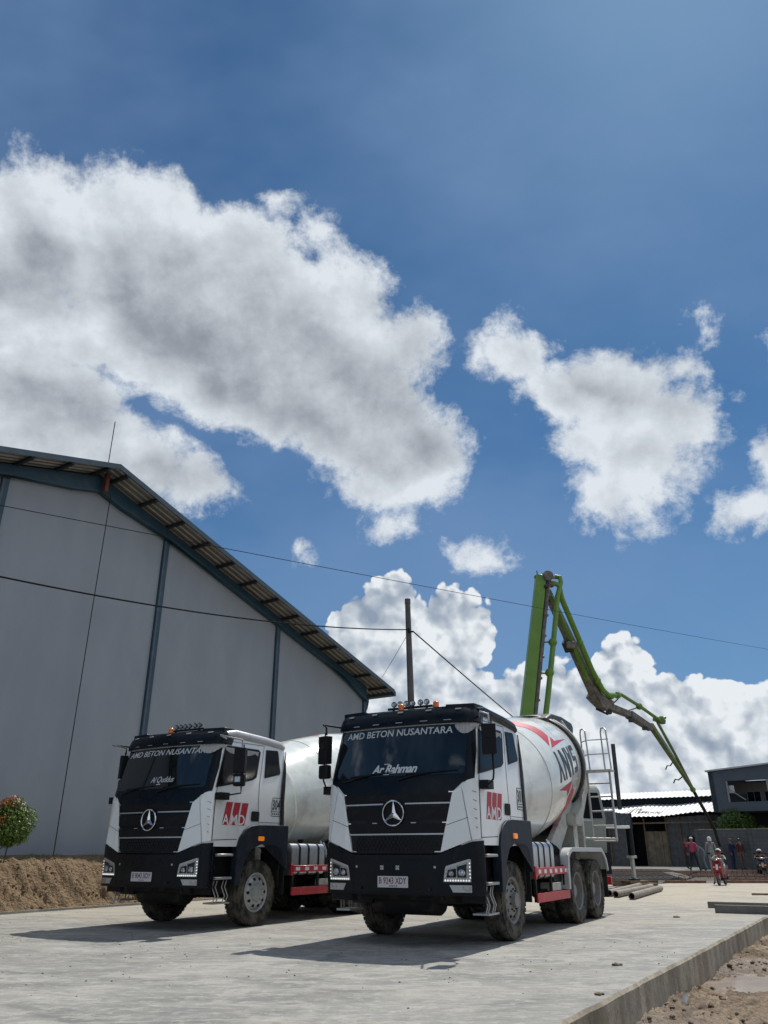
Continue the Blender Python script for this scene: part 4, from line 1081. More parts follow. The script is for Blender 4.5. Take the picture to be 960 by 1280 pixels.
# clay bank
NL = Vector((-.8660, .5))
def bankp(a, b):
    t = -22+70*a; s = b*9 if b > .5 else b*2*.5*9*.36
    s = 1.75*(b/.55) if b < .55 else 1.75+(b-.55)/.45*10
    prof = [(0,-.02),(.12,.06),(.35,.28),(1.15,.98),(1.40,1.10),(1.75,1.14),(40,1.16)]
    z = lerp_tab(prof, s)[0]
    x, y = (F0+FD*t+NL*s)[:]
    k = math.exp(-((s-.7)/.65)**2)
    rill = abs(fbm(t*2.1+.5*s, s*.25, 1.0, 4)); r2 = abs(fbm(t*5.5+1.2*s, s*.4, 1.0, 3, 4))
    z += (.02+.10*k)*fbm(x, y, 1.6, 5)-k*.22*max(0, .22-rill)/.22-k*.10*max(0, .2-r2)/.2+k*.06*fbm(x, y, 9, 3, 2)
    off = k*.10*fbm(x, y, 4.5, 3, 8)
    z += .02*fbm(x, y, 14, 3)*(1 if s < 2.2 else .2)
    return (x-NL.x*off, y-NL.y*off, z)
props(gridmesh('bank', bankp, 1300, 80, M['dry_clay']), kind='structure')
mb = MB()
for t0, t1, w, z0 in ((-12,2.2,.10,.035),(-.5,9,.06,.05)):
    p, q = F0+FD*t0-NL*.28, F0+FD*t1-NL*(.28 if z0<.04 else .42); mb.beam((p.x,p.y,z0/2), (q.x,q.y,z0/2), w, z0, 'concrete_slab_top')
props(mb.build('kerb_strip', smooth=0), kind='structure')
# loose clods along the bank and its foot
random.seed(11); mb = MB()
for i in range(1500):
    t = random.uniform(-14, 12); s = random.uniform(-.1, 1.5); p = F0+FD*t+NL*s
    z = bankp((t+22)/70, max(0, s)/1.75*.55)[2]; rock(mb, (p.x, p.y, z), random.uniform(.012,.04), 'dry_clay', .7)
props(mb.build('clay_crumbs', smooth=60), 'loose crumbs of dry clay lying on the slope of the bank', 'crumbs', kind='stuff')
def leafmat(name, a, b, tip=None, tr=.25):
    def f(g, p, tc):
        oi = g.n('ShaderNodeNewGeometry'); n = g.noise(tc, 9, 3, .6); r_ = oi.outputs['Random Per Island']
        c = g.mix(g.ss(g.m('ADD', g.m('MULTIPLY', n, .6), g.m('MULTIPLY', r_, .5)), .25, .85), (*a,1), (*b,1))
        if tip: c = g.mix(g.ss(g.m('ADD', g.m('MULTIPLY', g.noise(tc, 2.6, 3, .5), 1.0), g.m('MULTIPLY', r_, .3)), .62, .72), c, (*tip,1))
        g.put(p.inputs['Base Color'], c); p.inputs['Roughness'].default_value = .45; p.inputs['Transmission Weight'].default_value = 0
        tl = g.n('ShaderNodeBsdfTranslucent'); g.put(tl.inputs[0], c); mx = g.n('ShaderNodeMixShader'); mx.inputs[0].default_value = tr
        out = [x for x in g.nt.nodes if x.type == 'OUTPUT_MATERIAL'][0]
        g.put(mx.inputs[1], p.outputs[0]); g.put(mx.inputs[2], tl.outputs[0]); g.put(out.inputs[0], mx.outputs[0])
    return surf(name, f)
leafmat('grass_blade', (.06,.10,.02), (.16,.20,.05)); leafmat('shrub_leaf', (.035,.075,.010), (.15,.22,.03)); leafmat('red_leaf', (.30,.07,.02), (.40,.18,.04)); leafmat('tree_leaf', (.045,.10,.015), (.13,.21,.04))
M['bark'] = mat('bark', (.09,.065,.045), .9, var=.3, bump=.01)
random.seed(5); mb = MB()
for i in range(5200):
    t = random.uniform(-8, 26); s = random.gauss(1.72, .13); p = F0+FD*t+NL*s; z = 1.11
    if fbm(p.x, p.y, .9, 2) < -.12: continue
    h = random.uniform(.03,.10); a = random.random()*6.3; w = .006; d = Vector((math.cos(a), math.sin(a), 0)); l = Vector((random.gauss(0,.03), random.gauss(0,.03), h))
    b = Vector((p.x, p.y, z)); mb.add([b-d*w, b+d*w, b+l], [(0,1,2)], 'grass_blade')
props(mb.build('grass', smooth=0), 'thin green grass along the top edge of the clay bank', 'grass', kind='stuff')

def foliage(name, label, cat, loc, h_trunk, crown, nleaf, lsz, leaf, seed, group=None, tipmat=None, tiprule=None):
    """crown = list of (dx,dy,dz,rx,ry,rz) clumps"""
    random.seed(seed); t = thing(name, label, cat, loc, 0, group)
    mb = MB(); top = Vector((0,0,h_trunk))
    mb.tube([(0,0,-.1),(.02,.01,h_trunk*.6),(0,.02,h_trunk)], [.05*lsz/.05*.5,.045*lsz/.05*.5,.03*lsz/.05*.5], 'bark', 8)
    for c in crown: mb.tube([top*.7, (top+Vector(c[:3]))/2+Vector((.02,0,.03)), Vector(c[:3])], [.02*lsz/.05*.6,.012*lsz/.05*.6,.004], 'bark', 6)
    mb.build('trunk', t)
    mb = MB(); tot = sum(c[3]*c[4] for c in crown)
    for c in crown:
        for i in range(int(nleaf*c[3]*c[4]/tot)):
            d = Vector((random.gauss(0,1), random.gauss(0,1), random.gauss(0,1))).normalized()
            rr = random.random()**.42; 
            k = 1+.35*fbm(d.x*2+seed, d.y*2, 1.3, 3, d.z*2)
            p = Vector(c[:3])+Vector((d.x*c[3], d.y*c[4], d.z*c[5]))*rr*k
            n_ = (d+Vector((random.gauss(0,.7), random.gauss(0,.7), random.gauss(.3,.7)))).normalized(); a = n_.cross(Vector((random.random(), random.random(), random.random()))).normalized(); b = n_.cross(a)
            s_ = lsz*random.uniform(.6,1.3)
            mm = leaf
            if tipmat and tiprule(p, rr, d) and random.random() < .75: mm = tipmat
            mb.add([p-a*s_, p+b*s_*.42, p+a*s_, p-b*s_*.42], [(0,1,2,3)], mm)
    mb.build('crown', t, smooth=0); return t
b1 = at(6, 1069, 19.6); b1.z = 1.08
foliage('shrub', 'round clipped shrub with red new leaves on the bank at the left edge', 'shrub', b1, .42,
        [(0,0,.74,.56,.54,.50),(-.1,0,.42,.40,.38,.20),(.1,0,.52,.34,.34,.2),(-.12,0,.5,.34,.34,.2),(-.18,.1,1.0,.36,.36,.32),(.2,-.1,.62,.38,.38,.30),(.22,.1,.90,.30,.3,.26),(-.25,0,.62,.34,.34,.28),(-.02,-.05,1.18,.26,.26,.20)], 12500, .036, 'shrub_leaf', 21, 'shrubs on the clay bank', 'red_leaf', lambda p, rr, d: (p.z > 1.12 and p.x < .12 and rr > .5) or (p.z > .72 and p.z < .95 and p.x < .05 and p.x > -.3 and p.y < 0 and rr > .75))
b2 = at(150, 1068, 24.5); b2.z = 1.08
foliage('shrub', 'dark shrub mostly hidden behind the mixer truck numbered 304', 'shrub', b2, .35,
        [(0,0,.85,.42,.4,.55),(-.1,0,1.25,.26,.26,.3),(-.12,.0,.6,.32,.3,.3)], 2600, .034, 'shrub_leaf', 31, 'shrubs on the clay bank', 'red_leaf', lambda p, rr, d: rr > .9 and p.z > 1.2)

# ================================================================ grey hall on the left
def _wall(g, p, tc):
    n = g.noise(g.v('MULTIPLY', tc, (1,1,.35)), .8, 8, .6); f = g.noise(g.v('MULTIPLY', tc, (1,1,.15)), 4.5, 7, .65); s_ = g.noise(tc, 18, 4, .6)
    c = g.mix(g.ss(n, .35, .65), (.236,.258,.284,1), (.264,.284,.308,1)); c = g.mix(g.m('MULTIPLY', g.ss(f, .55, .8), .22), c, (.235,.25,.27,1)); c = g.mix(g.m('MULTIPLY', g.ss(s_, .6, .75), .15), c, (.28,.30,.32,1))
    g.put(p.inputs['Base Color'], c); p.inputs['Roughness'].default_value = .85; bump(g, p, g.m('ADD', f, s_), .006)
surf('grey_blue_render', _wall)
M['hallblue'] = mat('blue_steel', (.014,.048,.072), .5, var=.12, dust=((.10,.12,.13),.5,.8,.35))
M['flash'] = mat('blue_grey_flashing', (.055,.082,.10), .5, var=.15, dust=((.16,.18,.19),.5,.8,.35))
M['dpurlin'] = mat('dark_purlin', (.018,.020,.024), .6)
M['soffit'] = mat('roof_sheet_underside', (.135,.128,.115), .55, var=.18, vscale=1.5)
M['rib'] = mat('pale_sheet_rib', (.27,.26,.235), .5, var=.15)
M['roofmet'] = mat('roof_sheet', (.30,.33,.36), .45, .3)
H = thing('warehouse', 'tall pale grey hall with blue steel columns and an overhanging corrugated roof', 'warehouse', (-10.9, 19.8, 0), math.atan2(.832, .555))
XL, XA, XR = -12., 3.0, 18.; SL = .286; ZA = 12.33
def rz(x): return ZA-abs(x-XA)*SL
mb = MB(); mb.prism([(XL,.6),(XR,.6),(XR,rz(XR)),(XA,rz(XA)),(XL,rz(XL))], 'y', 0, .2, 'grey_blue_render')
mb.box((XL,.2,.6),(XL+.2,42,rz(XL)-.05),'grey_blue_render'); mb.box((XR-.2,.2,.6),(XR,42,rz(XR)-.05),'grey_blue_render'); mb.prism([(XL,.6),(XR,.6),(XR,rz(XR)),(XA,rz(XA)),(XL,rz(XL))], 'y', 41.8, 42, 'grey_blue_render')
mb.build('wall', H, smooth=0)
for x in (-12,-6,0,6,12,18):
    mb = MB(); mb.box((x-.11,-.09,.9),(x+.11,.0,rz(x)-.25),'hallblue'); mb.box((x-.09,-.10,.9),(x-.03,-.085,rz(x)-.3),'flash'); mb.build('column', H)
for sg in (-1,1):  # haunched rafters following the gable
    XE = XR if sg > 0 else XL; d = lambda k: XA+sg*k
    dep = lambda k: .55 if k < .9 else (.55-.2*(k-.9)/2.2 if k < 3.1 else (.35 if k < 13.2 else .35+.32*(k-13.2)/1.8))
    ks = [0,.9,2,3.1,6,9,12,13.2,14,15.0]
    top = [(d(k), rz(d(k))-.02) for k in ks]; bot = [(d(k), rz(d(k))-.02-dep(k)) for k in ks]
    mb = MB(); mb.prism(top+bot[::-1], 'y', -.16, -.02, 'hallblue'); mb.prism([(p[0], p[1]) for p in bot]+[(p[0], p[1]+.05) for p in bot[::-1]], 'y', -.24, -.16, 'hallblue'); mb.build('rafter', H, smooth=0)
    # roof sheet with ribs
    mb = MB(); OV = 1.02; XO = XE+sg*.95
    def rp(x, y, dz): return (x, y, rz(x)+dz)
    prof = []; y = -OV
    while y < 0.3:
        prof += [(y,.10),(y+.16,.10),(y+.18,.065),(y+.215,.065),(y+.235,.10)]; y += .26
    prof += [(42.2,.10)]
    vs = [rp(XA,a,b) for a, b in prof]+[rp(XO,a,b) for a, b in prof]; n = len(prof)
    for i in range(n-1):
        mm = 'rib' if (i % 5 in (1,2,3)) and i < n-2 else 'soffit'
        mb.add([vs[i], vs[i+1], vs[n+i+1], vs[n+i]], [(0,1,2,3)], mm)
    mb.add([rp(XA,-OV,.135), rp(XA,42.2,.135), rp(XO,42.2,.135), rp(XO,-OV,.135)], [(0,1,2,3)], 'roofmet')
    mb.build('roof_sheet', H, smooth=0)
    mb = MB(); mb.add([rp(XA,-OV-.03,.17),rp(XO,-OV-.03,.17),rp(XO,-OV-.03,.0),rp(XA,-OV-.03,.0), rp(XA,-OV,.17),rp(XO,-OV,.17),rp(XO,-OV,.0),rp(XA,-OV,.0)], [(0,1,2,3),(7,6,5,4),(0,4,5,1),(3,2,6,7),(1,5,6,2)], 'flash')
    mb.add([rp(XO,-OV,.17),rp(XO,42.2,.17),rp(XO+sg*.14,42.2,.13),rp(XO+sg*.14,-OV,.13),rp(XO,-OV,-.04),rp(XO,42.2,-.04),rp(XO+sg*.14,42.2,-.06),rp(XO+sg*.14,-OV,-.06)], [(0,1,2,3),(4,7,6,5),(2,6,7,3),(0,3,7,4)], 'flash')
    mb.build('barge_board', H, smooth=0)
    k = .35; i = 0
    while k < 15.9:
        x = d(k); mb = MB(); mb.box((x-.035,-OV+.01,rz(x)-.045),(x+.035,-.02,rz(x)+.06),'dpurlin'); mb.box((x-.05,-OV+.01,rz(x)-.05),(x+.05,-.02,rz(x)-.04),'dpurlin'); mb.build('purlin', H, smooth=0); k += 1.25
mb = MB(); mb.tube([(XR+.72,.3,rz(XR)-.22),(XR+.72,.3,rz(XR)-.55),(XR+.62,.3,rz(XR)-.85),(XR+.25,.3,rz(XR)-1.35),(XR+.14,.3,rz(XR)-1.5),(XR+.14,.3,1.1)], .075, 'hallblue', 10)
mb.box((XR+.10,.2,rz(XR)-.95),(XR+.45,.26,rz(XR)-.9),'hallblue'); mb.box((XR+.25,.2,rz(XR)-1.1),(XR+.30,.26,rz(XR)-.6),'hallblue'); mb.build('downpipe', H)
mb = MB(); mb.box((XA-.02,-.45,ZA-.62),(XA+.10,-.30,ZA+.02),'bracket' if 'bracket' in M else mat('red_primer',(.13,.035,.022),.7)); mb.build('bracket', H)
mb = MB(); mb.tube([(XA+.05,-.30,ZA-.1),(XA+.05,-.30,ZA+2.0)], .014, 'chassis', 6); mb.tube([(XA+.3,-.34,ZA-.4),(XA+.3,-.32,8),(XA+.30,-.34,1.1)], .013, 'chassis', 6); mb.build('lightning_conductor', H)
# ================================================================ pole and wires
M['pole'] = mat('dark_pole', (.085,.080,.078), .8, var=.2, bump=.01)
M['cable'] = mat('black_cable', (.008,.008,.009), .9, spec=.1)
t = thing('utility_pole', 'dark slender utility pole rising behind the front mixer truck', 'utility pole', (.93, 25, 0))
mb = MB(); mb.tube([(0,0,-.2),(-.03,0,4),(-.13,0,8.9)], [.13,.12,.09], 'pole', 14); mb.lathe([(0,.1),(.16,.1),(.17,.0)], (-.13,0,8.9), (0,0,1), 'pole', 14); mb.build('shaft', t)
mb = MB(); mb.tube([(-.10,-.10,7.9),(.05,-.14,7.9)], .03, 'plastic', 8); mb.tube([(-.10,-.11,7.86),(-.10,-.11,8.02)], .035, 'plastic', 8); mb.build('cable_clamp', t)
def wire(name, label, P0, P1, sag, r_, n=40, wob=0.):
    pts = []
    for k in range(n+1):
        u = k/n; p = P0.lerp(P1, u); p.z -= 4*sag*u*(1-u); pts.append(p)
    mb = MB(); mb.tube(pts, r_, 'cable', 6)
    return props(mb.build(name), label, 'cable')
wire('cable', 'thick black cable sagging across the grey wall to the utility pole', at(-60,708,13), at(509,788,25)+Vector((0,-.1,0)), .30, .018)
wire('cable', 'black cable running down from the pole behind the front drum', at(516,790,25)+Vector((0,-.1,0)), at(720,960,42), .08, .022)
wire('cable', 'thin long overhead line crossing the whole sky behind the green boom', at(-60,620,14), at(1010,820,60), .10, .009)
wire('cable', 'very thin stay wire from the pole down to the hall eave', at(507,797,25), at(478,846,34), .02, .009)

# ================================================================ concrete pump lorry behind
M['green'] = mat('green_boom_paint', (.105,.220,.012), .4, coat=.1, var=.12, vscale=1.5, dust=((.10,.10,.07),.5,.8,.35), dscale=3)
M['boomu'] = mat('cement_splashed_boom', (.155,.138,.118), .7, var=.35, vscale=4, dust=((.05,.045,.04),.4,.7,.6), dscale=6)
M['pumpw'] = mat('pump_cab_paint', (.17,.20,.18), .45, dust=(DUST,.45,.8,.4))
PZ = R(13)
PT = thing('concrete_pump_truck', 'concrete pump truck with a tall green folding boom, parked behind the mixer trucks', 'concrete pump truck', (6.15, 29.4, 0), PZ)
inv = Matrix.Rotation(-PZ, 4, 'Z') @ Matrix.Translation((-6.15,-29.4,0))
def W2(p): return inv @ Vector(p)
mb = MB()
mb.prism([(-1.15,1.3),(-1.28,2.3),(-1.05,3.2),(-.8,3.42),(1.0,3.42),(1.05,1.1),(-1.1,1.1)], 'x', -1.22, 1.22, 'pumpw'); pcab = mb.build('cab', PT, bevel=.06, seg=2)
mb = MB(); mb.prism([(-1.285,2.28),(-1.10,3.12),(-1.115,3.12),(-1.30,2.28)], 'x', -1.1, 1.1, 'sglass'); mb.build('windscreen', pcab)
for sg in (1,-1):
    a, b = sorted((sg*1.215, sg*1.235)); mb = MB(); mb.prism([(-1.05,2.3),(-.9,3.1),(-.1,3.15),(.0,2.35)], 'x', a, b, 'sglass'); mb.build('door_window', pcab)
    a, b = sorted((sg*1.215, sg*1.235)); mb = MB(); mb.prism([(.15,2.4),(.12,3.12),(.85,3.12),(.9,2.4)], 'x', a, b, 'sglass'); mb.build('rear_window', pcab)
mb = MB(); mb.box((-.55,-1.2,.8),(-.45,10.5,1.1),'chassis'); mb.box((.45,-1.2,.8),(.55,10.5,1.1),'chassis'); mb.box((-1.2,1.2,1.15),(1.2,10,1.6),'chassis'); mb.box((-1.2,-1.35,.55),(1.2,-1.2,1.2),'navy'); mb.box((-1.1,5,1.6),(1.1,9.5,2.2),'green'); mb.build('chassis', PT)
for y in (0,2.0,6.6,8.0):
    for sg in (1,-1):
        mb = MB(); mb.lathe([(-.15,.3),(-.15,.45),(-.12,.53),(.12,.53),(.15,.45),(.15,.32)], (sg*1.05,y,.54), (sg,0,0), 'tyre', 28); w = mb.build('wheel', PT)
        mb = MB(); mb.lathe([(.10,.31),(.14,.31),(.12,.26),(.06,.22),(.08,.1),(.1,0)], (sg*1.05,y,.54), (sg,0,0), 'rim', 20); mb.build('rim', w)
B0 = W2(at(655,1010,33)); B0.z = 0; 
S1a, S1b = W2(at(657,905,33)), W2(at(676,720,33)); dn = (S1a-S1b).normalized(); S1z = S1a+dn*((S1a.z-3.4)/-dn.z if dn.z else 0)
mb = MB(); mb.lathe([(0,.6),(.5,.6),(.55,.45),(1.9,.40),(2.0,.5),(2.2,.5)], (S1z.x, S1z.y, 1.6), (0,0,1), 'green', 20); mb.build('turret', PT)
mb = MB(); ux = W2(at(690,800,33))-W2(at(640,800,33)); ux.normalize()
a, b = S1z, S1b
mb.beam(a, b, .52, .56, 'green', up=tuple(ux.cross((b-a).normalized())), w2=.46, h2=.46)
mb.build('first_boom_section', PT, bevel=.02)
mb = MB(); o_ = ux*.36; mb.beam(a+o_, b+o_, .16, .30, 'boomu', up=tuple(ux.cross((b-a).normalized()))); mb.beam(a+ux*.27, b+ux*.27, .03, .5, 'ring', up=tuple(ux.cross((b-a).normalized())));
for k in range(9):
    p = a.lerp(b, .1+k*.1)+ux*.46; mb.obox(p, (.06,.2,.10), 'green')
mb.build('boom_flank', PT, bevel=.01)
# hinge head
Tp = W2(at(682,722,33)); Tp2 = W2(at(697,723,33.2))
mb = MB(); mb.lathe([(-.35,0),(-.35,.24),(.35,.24),(.35,0)], Tp, (0,1,0), 'boomu', 16); mb.beam(W2(at(668,721,33)), W2(at(696,722,33.2)), .16, .12, 'green'); mb.tube([W2(at(672,722,33)), W2(at(671,713,33))], .03, 'ring', 6)
mb.lathe([(-.4,0),(-.4,.10),(.4,.10),(.4,0)], W2(at(680,735,33)), (0,1,0), 'ring', 10); mb.obox(W2(at(688,730,33)), (.3,.3,.25), 'boomu'); mb.build('boom_hinge', PT, bevel=.02)
# second section (splashed underside) with its delivery pipe
def pipe(pts, r_, m='green'):
    mb = MB(); mb.tube(pts, r_, m, 10); return mb
q = lambda px, py, Y: W2(at(px, py, Y))
mb = MB(); pa, pb = q(683,738,33.3), q(749,878,36.2); mb.beam(pa, pb, .30, .30, 'boomu', w2=.44, h2=.46)
mb.beam(q(709,800,34.5), q(714,812,34.8), .46, .50, 'ring'); mb.obox(q(711,806,34.5)+Vector((0,-.2,-.05)), (.36,.2,.3), 'boomu')
mb.beam(q(739,866,36), q(757,884,36.4), .50, .52, 'boomu'); mb.build('second_boom_section', PT, bevel=.02)
mb = pipe([q(690,728,33.0),q(699,732,33.0),q(702,748,33.2),q(724,800,34.3),q(740,838,35.1),q(753,862,35.8),q(760,869,36.2),q(768,869,36.5)], .125)
for s_ in ((725,803,34.3),(747,851,35.4),(764,870,36.4)): mb.sphere(q(*s_), .16, 'green', 10)
mb.beam(q(690,745,33.3), q(735,850,35.2), .12, .14, 'green'); mb.build('delivery_pipe', PT)
mb = pipe([q(682,895,32.9),q(685,870,32.9),q(692,800,32.9),q(697,745,32.95),q(701,728,33),q(700,722,33.1),q(694,721,33.2)], [.12,.12,.115,.11,.11,.11,.11])
mb.tube([q(682,895,32.9), q(676,960,32.9)], .12, 'green', 10)
for s_ in ((691,803,32.9),(687,841,32.9)): mb.sphere(q(*s_), .20, 'green', 10); 
mb.tube([q(691,803,32.9), q(674,802,33)], .04, 'green', 8); mb.tube([q(687,842,32.9), q(671,841,33)], .04, 'green', 8)
mb.build('riser_pipe', PT)
mb = MB()
for (x0,y0),(x1,y1) in (((676,744),(686,744)),((676,752),(687,751))): mb.beam(q(x0,y0,33), q(x1,y1,33.2), .10, .14, 'ring')
for cx_, cy_ in ((677,764),(677,791)):
    mb.tube([q(cx_-2+4*math.cos(k/8*5)*.8, cy_+5*math.sin(k/8*5), 32.9) for k in range(9)], .025, 'ring', 6)
mb.build('hydraulic_hoses', PT)
mb = MB(); mb.beam(q(752,880,36.3), q(786,893,38.0), .36, .32, 'boomu', w2=.30, h2=.28); mb.beam(q(786,893,38.0), q(813,910,39.6), .40, .34, 'boomu', w2=.3, h2=.3)
for s_ in ((761,889,36.8),(789,899,38),(806,909,39.2)): mb.obox(q(*s_), (.22,.22,.28), 'ring')
mb.beam(q(756,872,36.4), q(766,880,36.8), .2,.2,'boomu'); mb.tube([q(745,886,36.2), q(760,893,36.6)], .05, 'chassis', 8); mb.build('third_boom_section', PT, bevel=.02)
mb = pipe([q(768,870,36.6),q(776,868,37),q(800,883,38.6),q(824,900,39.9),q(831,897,40.2)], .085)
for s_ in ((772,869,36.8),(799,883,38.6),(827,899,40)): mb.sphere(q(*s_), .17, 'green', 10)
mb.tube([q(799,884,38.6), q(786,888,38)], .03, 'chassis', 6); mb.tube([q(775,871,37), q(766,880,36.9)], .03, 'chassis', 6); mb.build('delivery_pipe', PT)
M['olive'] = mat('olive_boom_paint', (.12,.17,.045), .5, var=.3, vscale=3, dust=((.10,.09,.06),.4,.7,.6), dscale=5)
mb = MB(); mb.beam(q(813,906,39.6), q(867,988,42.8), .26, .24, 'olive', w2=.14, h2=.16); mb.beam(q(818,898,39.9), q(830,903,40.1), .3,.2,'olive'); mb.build('tip_boom_section', PT, bevel=.015)
mb = pipe([q(822,903,39.9),q(845,945,41.3),q(866,986,42.8)], .075, 'olive'); mb.sphere(q(866,987,42.8), .15, 'green', 10)
mb.tube([q(842,951,41.5),q(838,957,41.6),q(834,957,41.6),q(832,962,41.6)], .035, 'ring', 6); mb.tube([q(854,970,42.2),q(848,975,42.2),q(844,974,42.2),q(842,979,42.2)], .035, 'ring', 6); mb.build('delivery_pipe', PT)
mb = pipe([q(866,987,42.8),q(880,1012,43.4),q(893,1036,43.8),q(900,1058,44)], .085, 'chassis'); mb.build('end_hose', PT)
# outrigger with its stack of timbers
ft = at(793,1098,34.0); ft.z = .20; A0 = W2((8.1,31.2,0)); Aw = W2(ft)
mb = MB(); za = 2.42
mb.beam((A0.x-.6,A0.y-.6,za), (Aw.x-.1,Aw.y-.1,za-.05), .42, .52, 'navy'); mb.prism([(Aw.y-.3,2.1),(Aw.y-.3,2.68),(Aw.y+.3,2.62),(Aw.y+.3,2.1)],'x',Aw.x-.35,Aw.x+.05,'navy'); mb.box((A0.x-.5,A0.y-.9,2.02),(A0.x+.75,A0.y-.6,2.12),'wvinyl')
mb.tube([(Aw.x,Aw.y,2.5),(Aw.x,Aw.y,1.05)], .15, 'navy', 14); mb.lathe([(0,.20),(.10,.20),(.10,.1)], (Aw.x,Aw.y,1.0), (0,0,1), 'galv', 14); mb.tube([(Aw.x,Aw.y,1.1),(Aw.x,Aw.y,.24)], .085, 'galv', 12)
mb.lathe([(0,0),(0,.24),(.05,.24),(.07,.1),(.07,0)], (Aw.x,Aw.y,.20), (0,0,1), 'chassis', 14); mb.build('outrigger', PT, bevel=.01)
mb = MB(); mb.beam(q(766,930,30.8), q(775,1012,30.8), .12, .10, 'ring'); mb.build('steel_post', PT)
mb = MB(); mb.box((-1.0,9.6,.9),(1.0,11,1.7),'green'); mb.build('concrete_hopper', PT)
M['wood'] = mat('weathered_timber', (.15,.105,.065), .85, var=.35, vscale=5, bump=.01)
M['redwood'] = mat('reddish_formwork', (.22,.115,.07), .85, var=.3, vscale=4)
for k, (dz, ang, lab) in enumerate(((0,.2,'lowest dark sleeper under the pump outrigger'),(.10,1.5,'upper dark sleeper directly below the outrigger foot'))):
    mb = MB()
    mb.obox((0,0,.05), (1.7 if k == 0 else 1.0,.5,.098), 'wood'); o = mb.build('sleeper', bevel=.01); o.location = (ft.x, ft.y, dz); o.rotation_euler = (0,0,ang-.2 if k == 0 else .5); props(o, lab, 'timber', 'timbers under the outrigger')

# ================================================================ loose material on the paving
M['pipe'] = mat('rusty_grey_pipe', (.21,.185,.155), .7, .2, var=.3, vscale=5, dust=((.12,.08,.05),.45,.7,.6), dscale=6)
for (a_, b_, lab) in (((770,1122.5),(815,1112),'middle steel pipe of the three beside the rear wheel'),((790,1125),(826,1114),'rightmost and nearest steel pipe of the three by the rear wheel'),((762,1121),(800,1110.5),'leftmost steel pipe, partly behind the rear tyre')):
    p0, p1 = on_ground(*a_), on_ground(*b_); p0.z = p1.z = .095
    mb = MB(); d = (p1-p0); l = d.length; ax_ = d/l
    mb.lathe([(0,.075),(0,.094),(l,.094),(l,.075),(l-.02,.075),(.02,.075)], (0,0,0), ax_, 'pipe', 18, closed=True); mb.lathe([(.25,.0),(.25,.075)], (0,0,0), ax_, 'hole', 18)
    o = mb.build('steel_pipe'); o.location = p0; props(o, lab, 'pipe', 'steel pipes lying behind the rear wheels')
M['cbeam'] = mat('grey_square_beam', (.125,.12,.11), .85, var=.3, vscale=3, bump=.01)
for (x, y, lab, hh) in ((7.26,18.92,'front square grey beam lying across the paving edge at right',.155),(7.75,20.6,'rear square grey beam lying behind the other at the right',.13)):
    mb = MB(); mb.beam((0,0,hh/2),(2.0,-1.02,hh/2),.16,hh,'cbeam'); mb.tube([(-.004,.002,hh/2),(-.006,.003,hh/2)],.02,'hole',8); o = mb.build('square_beam', bevel=.012); o.location = (x,y,.002); props(o, lab, 'beam', 'square beams at the right paving edge')
p0 = on_ground(940,1119); mb = MB(); mb.beam((0,0,.03),(2.2,-.35,.03),.07,.05,'wood'); o = mb.build('batten'); o.location = p0; props(o,'thin dark batten lying on the paving beyond the square beams','batten')
# plastic cup
p0 = on_ground(855,1253,-.28); mb = MB(); M['clearp'] = mat('clear_plastic', (.75,.78,.80), .12, trans=.6)
mb.lathe([(0,0),(0,.024),(.03,.028),(.06,.031),(.075,.034),(.075,.032),(.03,.026),(.004,.022)], (0,0,0), (.5,.3,.8), 'clearp', 14); o = mb.build('plastic_cup'); o.location = p0; props(o,'crumpled clear plastic cup lying on the mud below the slab edge','cup')

# rebar beyond the slab
M['rust'] = mat('rusty_steel', (.11,.060,.040), .85, var=.3, vscale=6)
M['dsteel'] = mat('dark_steel_bar', (.075,.062,.055), .8, var=.3, vscale=6)
def mat_cage(x0, x1, y0, y1, z, dz, lab, m, step=.24):
    mb = MB(); k = x0
    while k < x1: mb.tube([(k,y0,z+gz(k,y0)+.08),(k+.05,(y0+y1)/2,z+gz(k,(y0+y1)/2)+.04),(k,y1,z+gz(k,y1))], .018, m, 5); k += step
    k = y0
    while k < y1: mb.tube([(x0,k,z+gz(0,k)+.05),((x0+x1)/2,k,z+gz(0,k)+.06),(x1,k,z+gz(0,k)+.05)], .022, m, 5); k += step
    k = x0
    while k < x1:
        mb.tube([(k,y0+.3,z+.02),(k+.1,y0+.35,z+dz),(k+.3,y0+.35,z+dz),(k+.4,y0+.3,z+.02)], .014, m, 5); k += step*2
    props(mb.build('rebar_mat'), lab, 'rebar', 'reinforcement laid out beyond the paving')
mat_cage(9.0,13.6,38.3,41.5,.06,.2,'dark reinforcing mat spread out left of the red scooter','dsteel')
mat_cage(15.2,19.8,37.4,38.6,.12,.42,'rusty reinforcing mat with upright hoops right of the red scooter','rust',.22)
mat_cage(14.2,20.5,39.2,41.8,.10,.30,'rusty reinforcing mat lying in the second row at right','rust')
mat_cage(10.5,14.5,41.8,43.8,.06,.15,'rusty reinforcing mat lying near the feet of the workers','rust')
mat_cage(5.5,8.8,38.0,41.5,.06,.2,'dark reinforcing mat behind the pump outrigger','dsteel')
for (x0, x1, y, lab, m) in ((12.2,14.0,37.0,'short reddish formwork board standing along the far paving edge','redwood'),(14.9,19.2,37.0,'long dark red formwork board along the far paving edge at right','redwood'),(9.6,12.0,37.3,'grey brown board lying along the far paving edge','wood')):
    mb = MB(); mb.box((x0,y,-.02),(x1,y+.04,.10),m); mb.box((x0,y+.04,-.02),(x1,y+.30,.03),m); props(mb.build('formwork_board', bevel=.005), lab, 'board', 'formwork boards along the far edge')

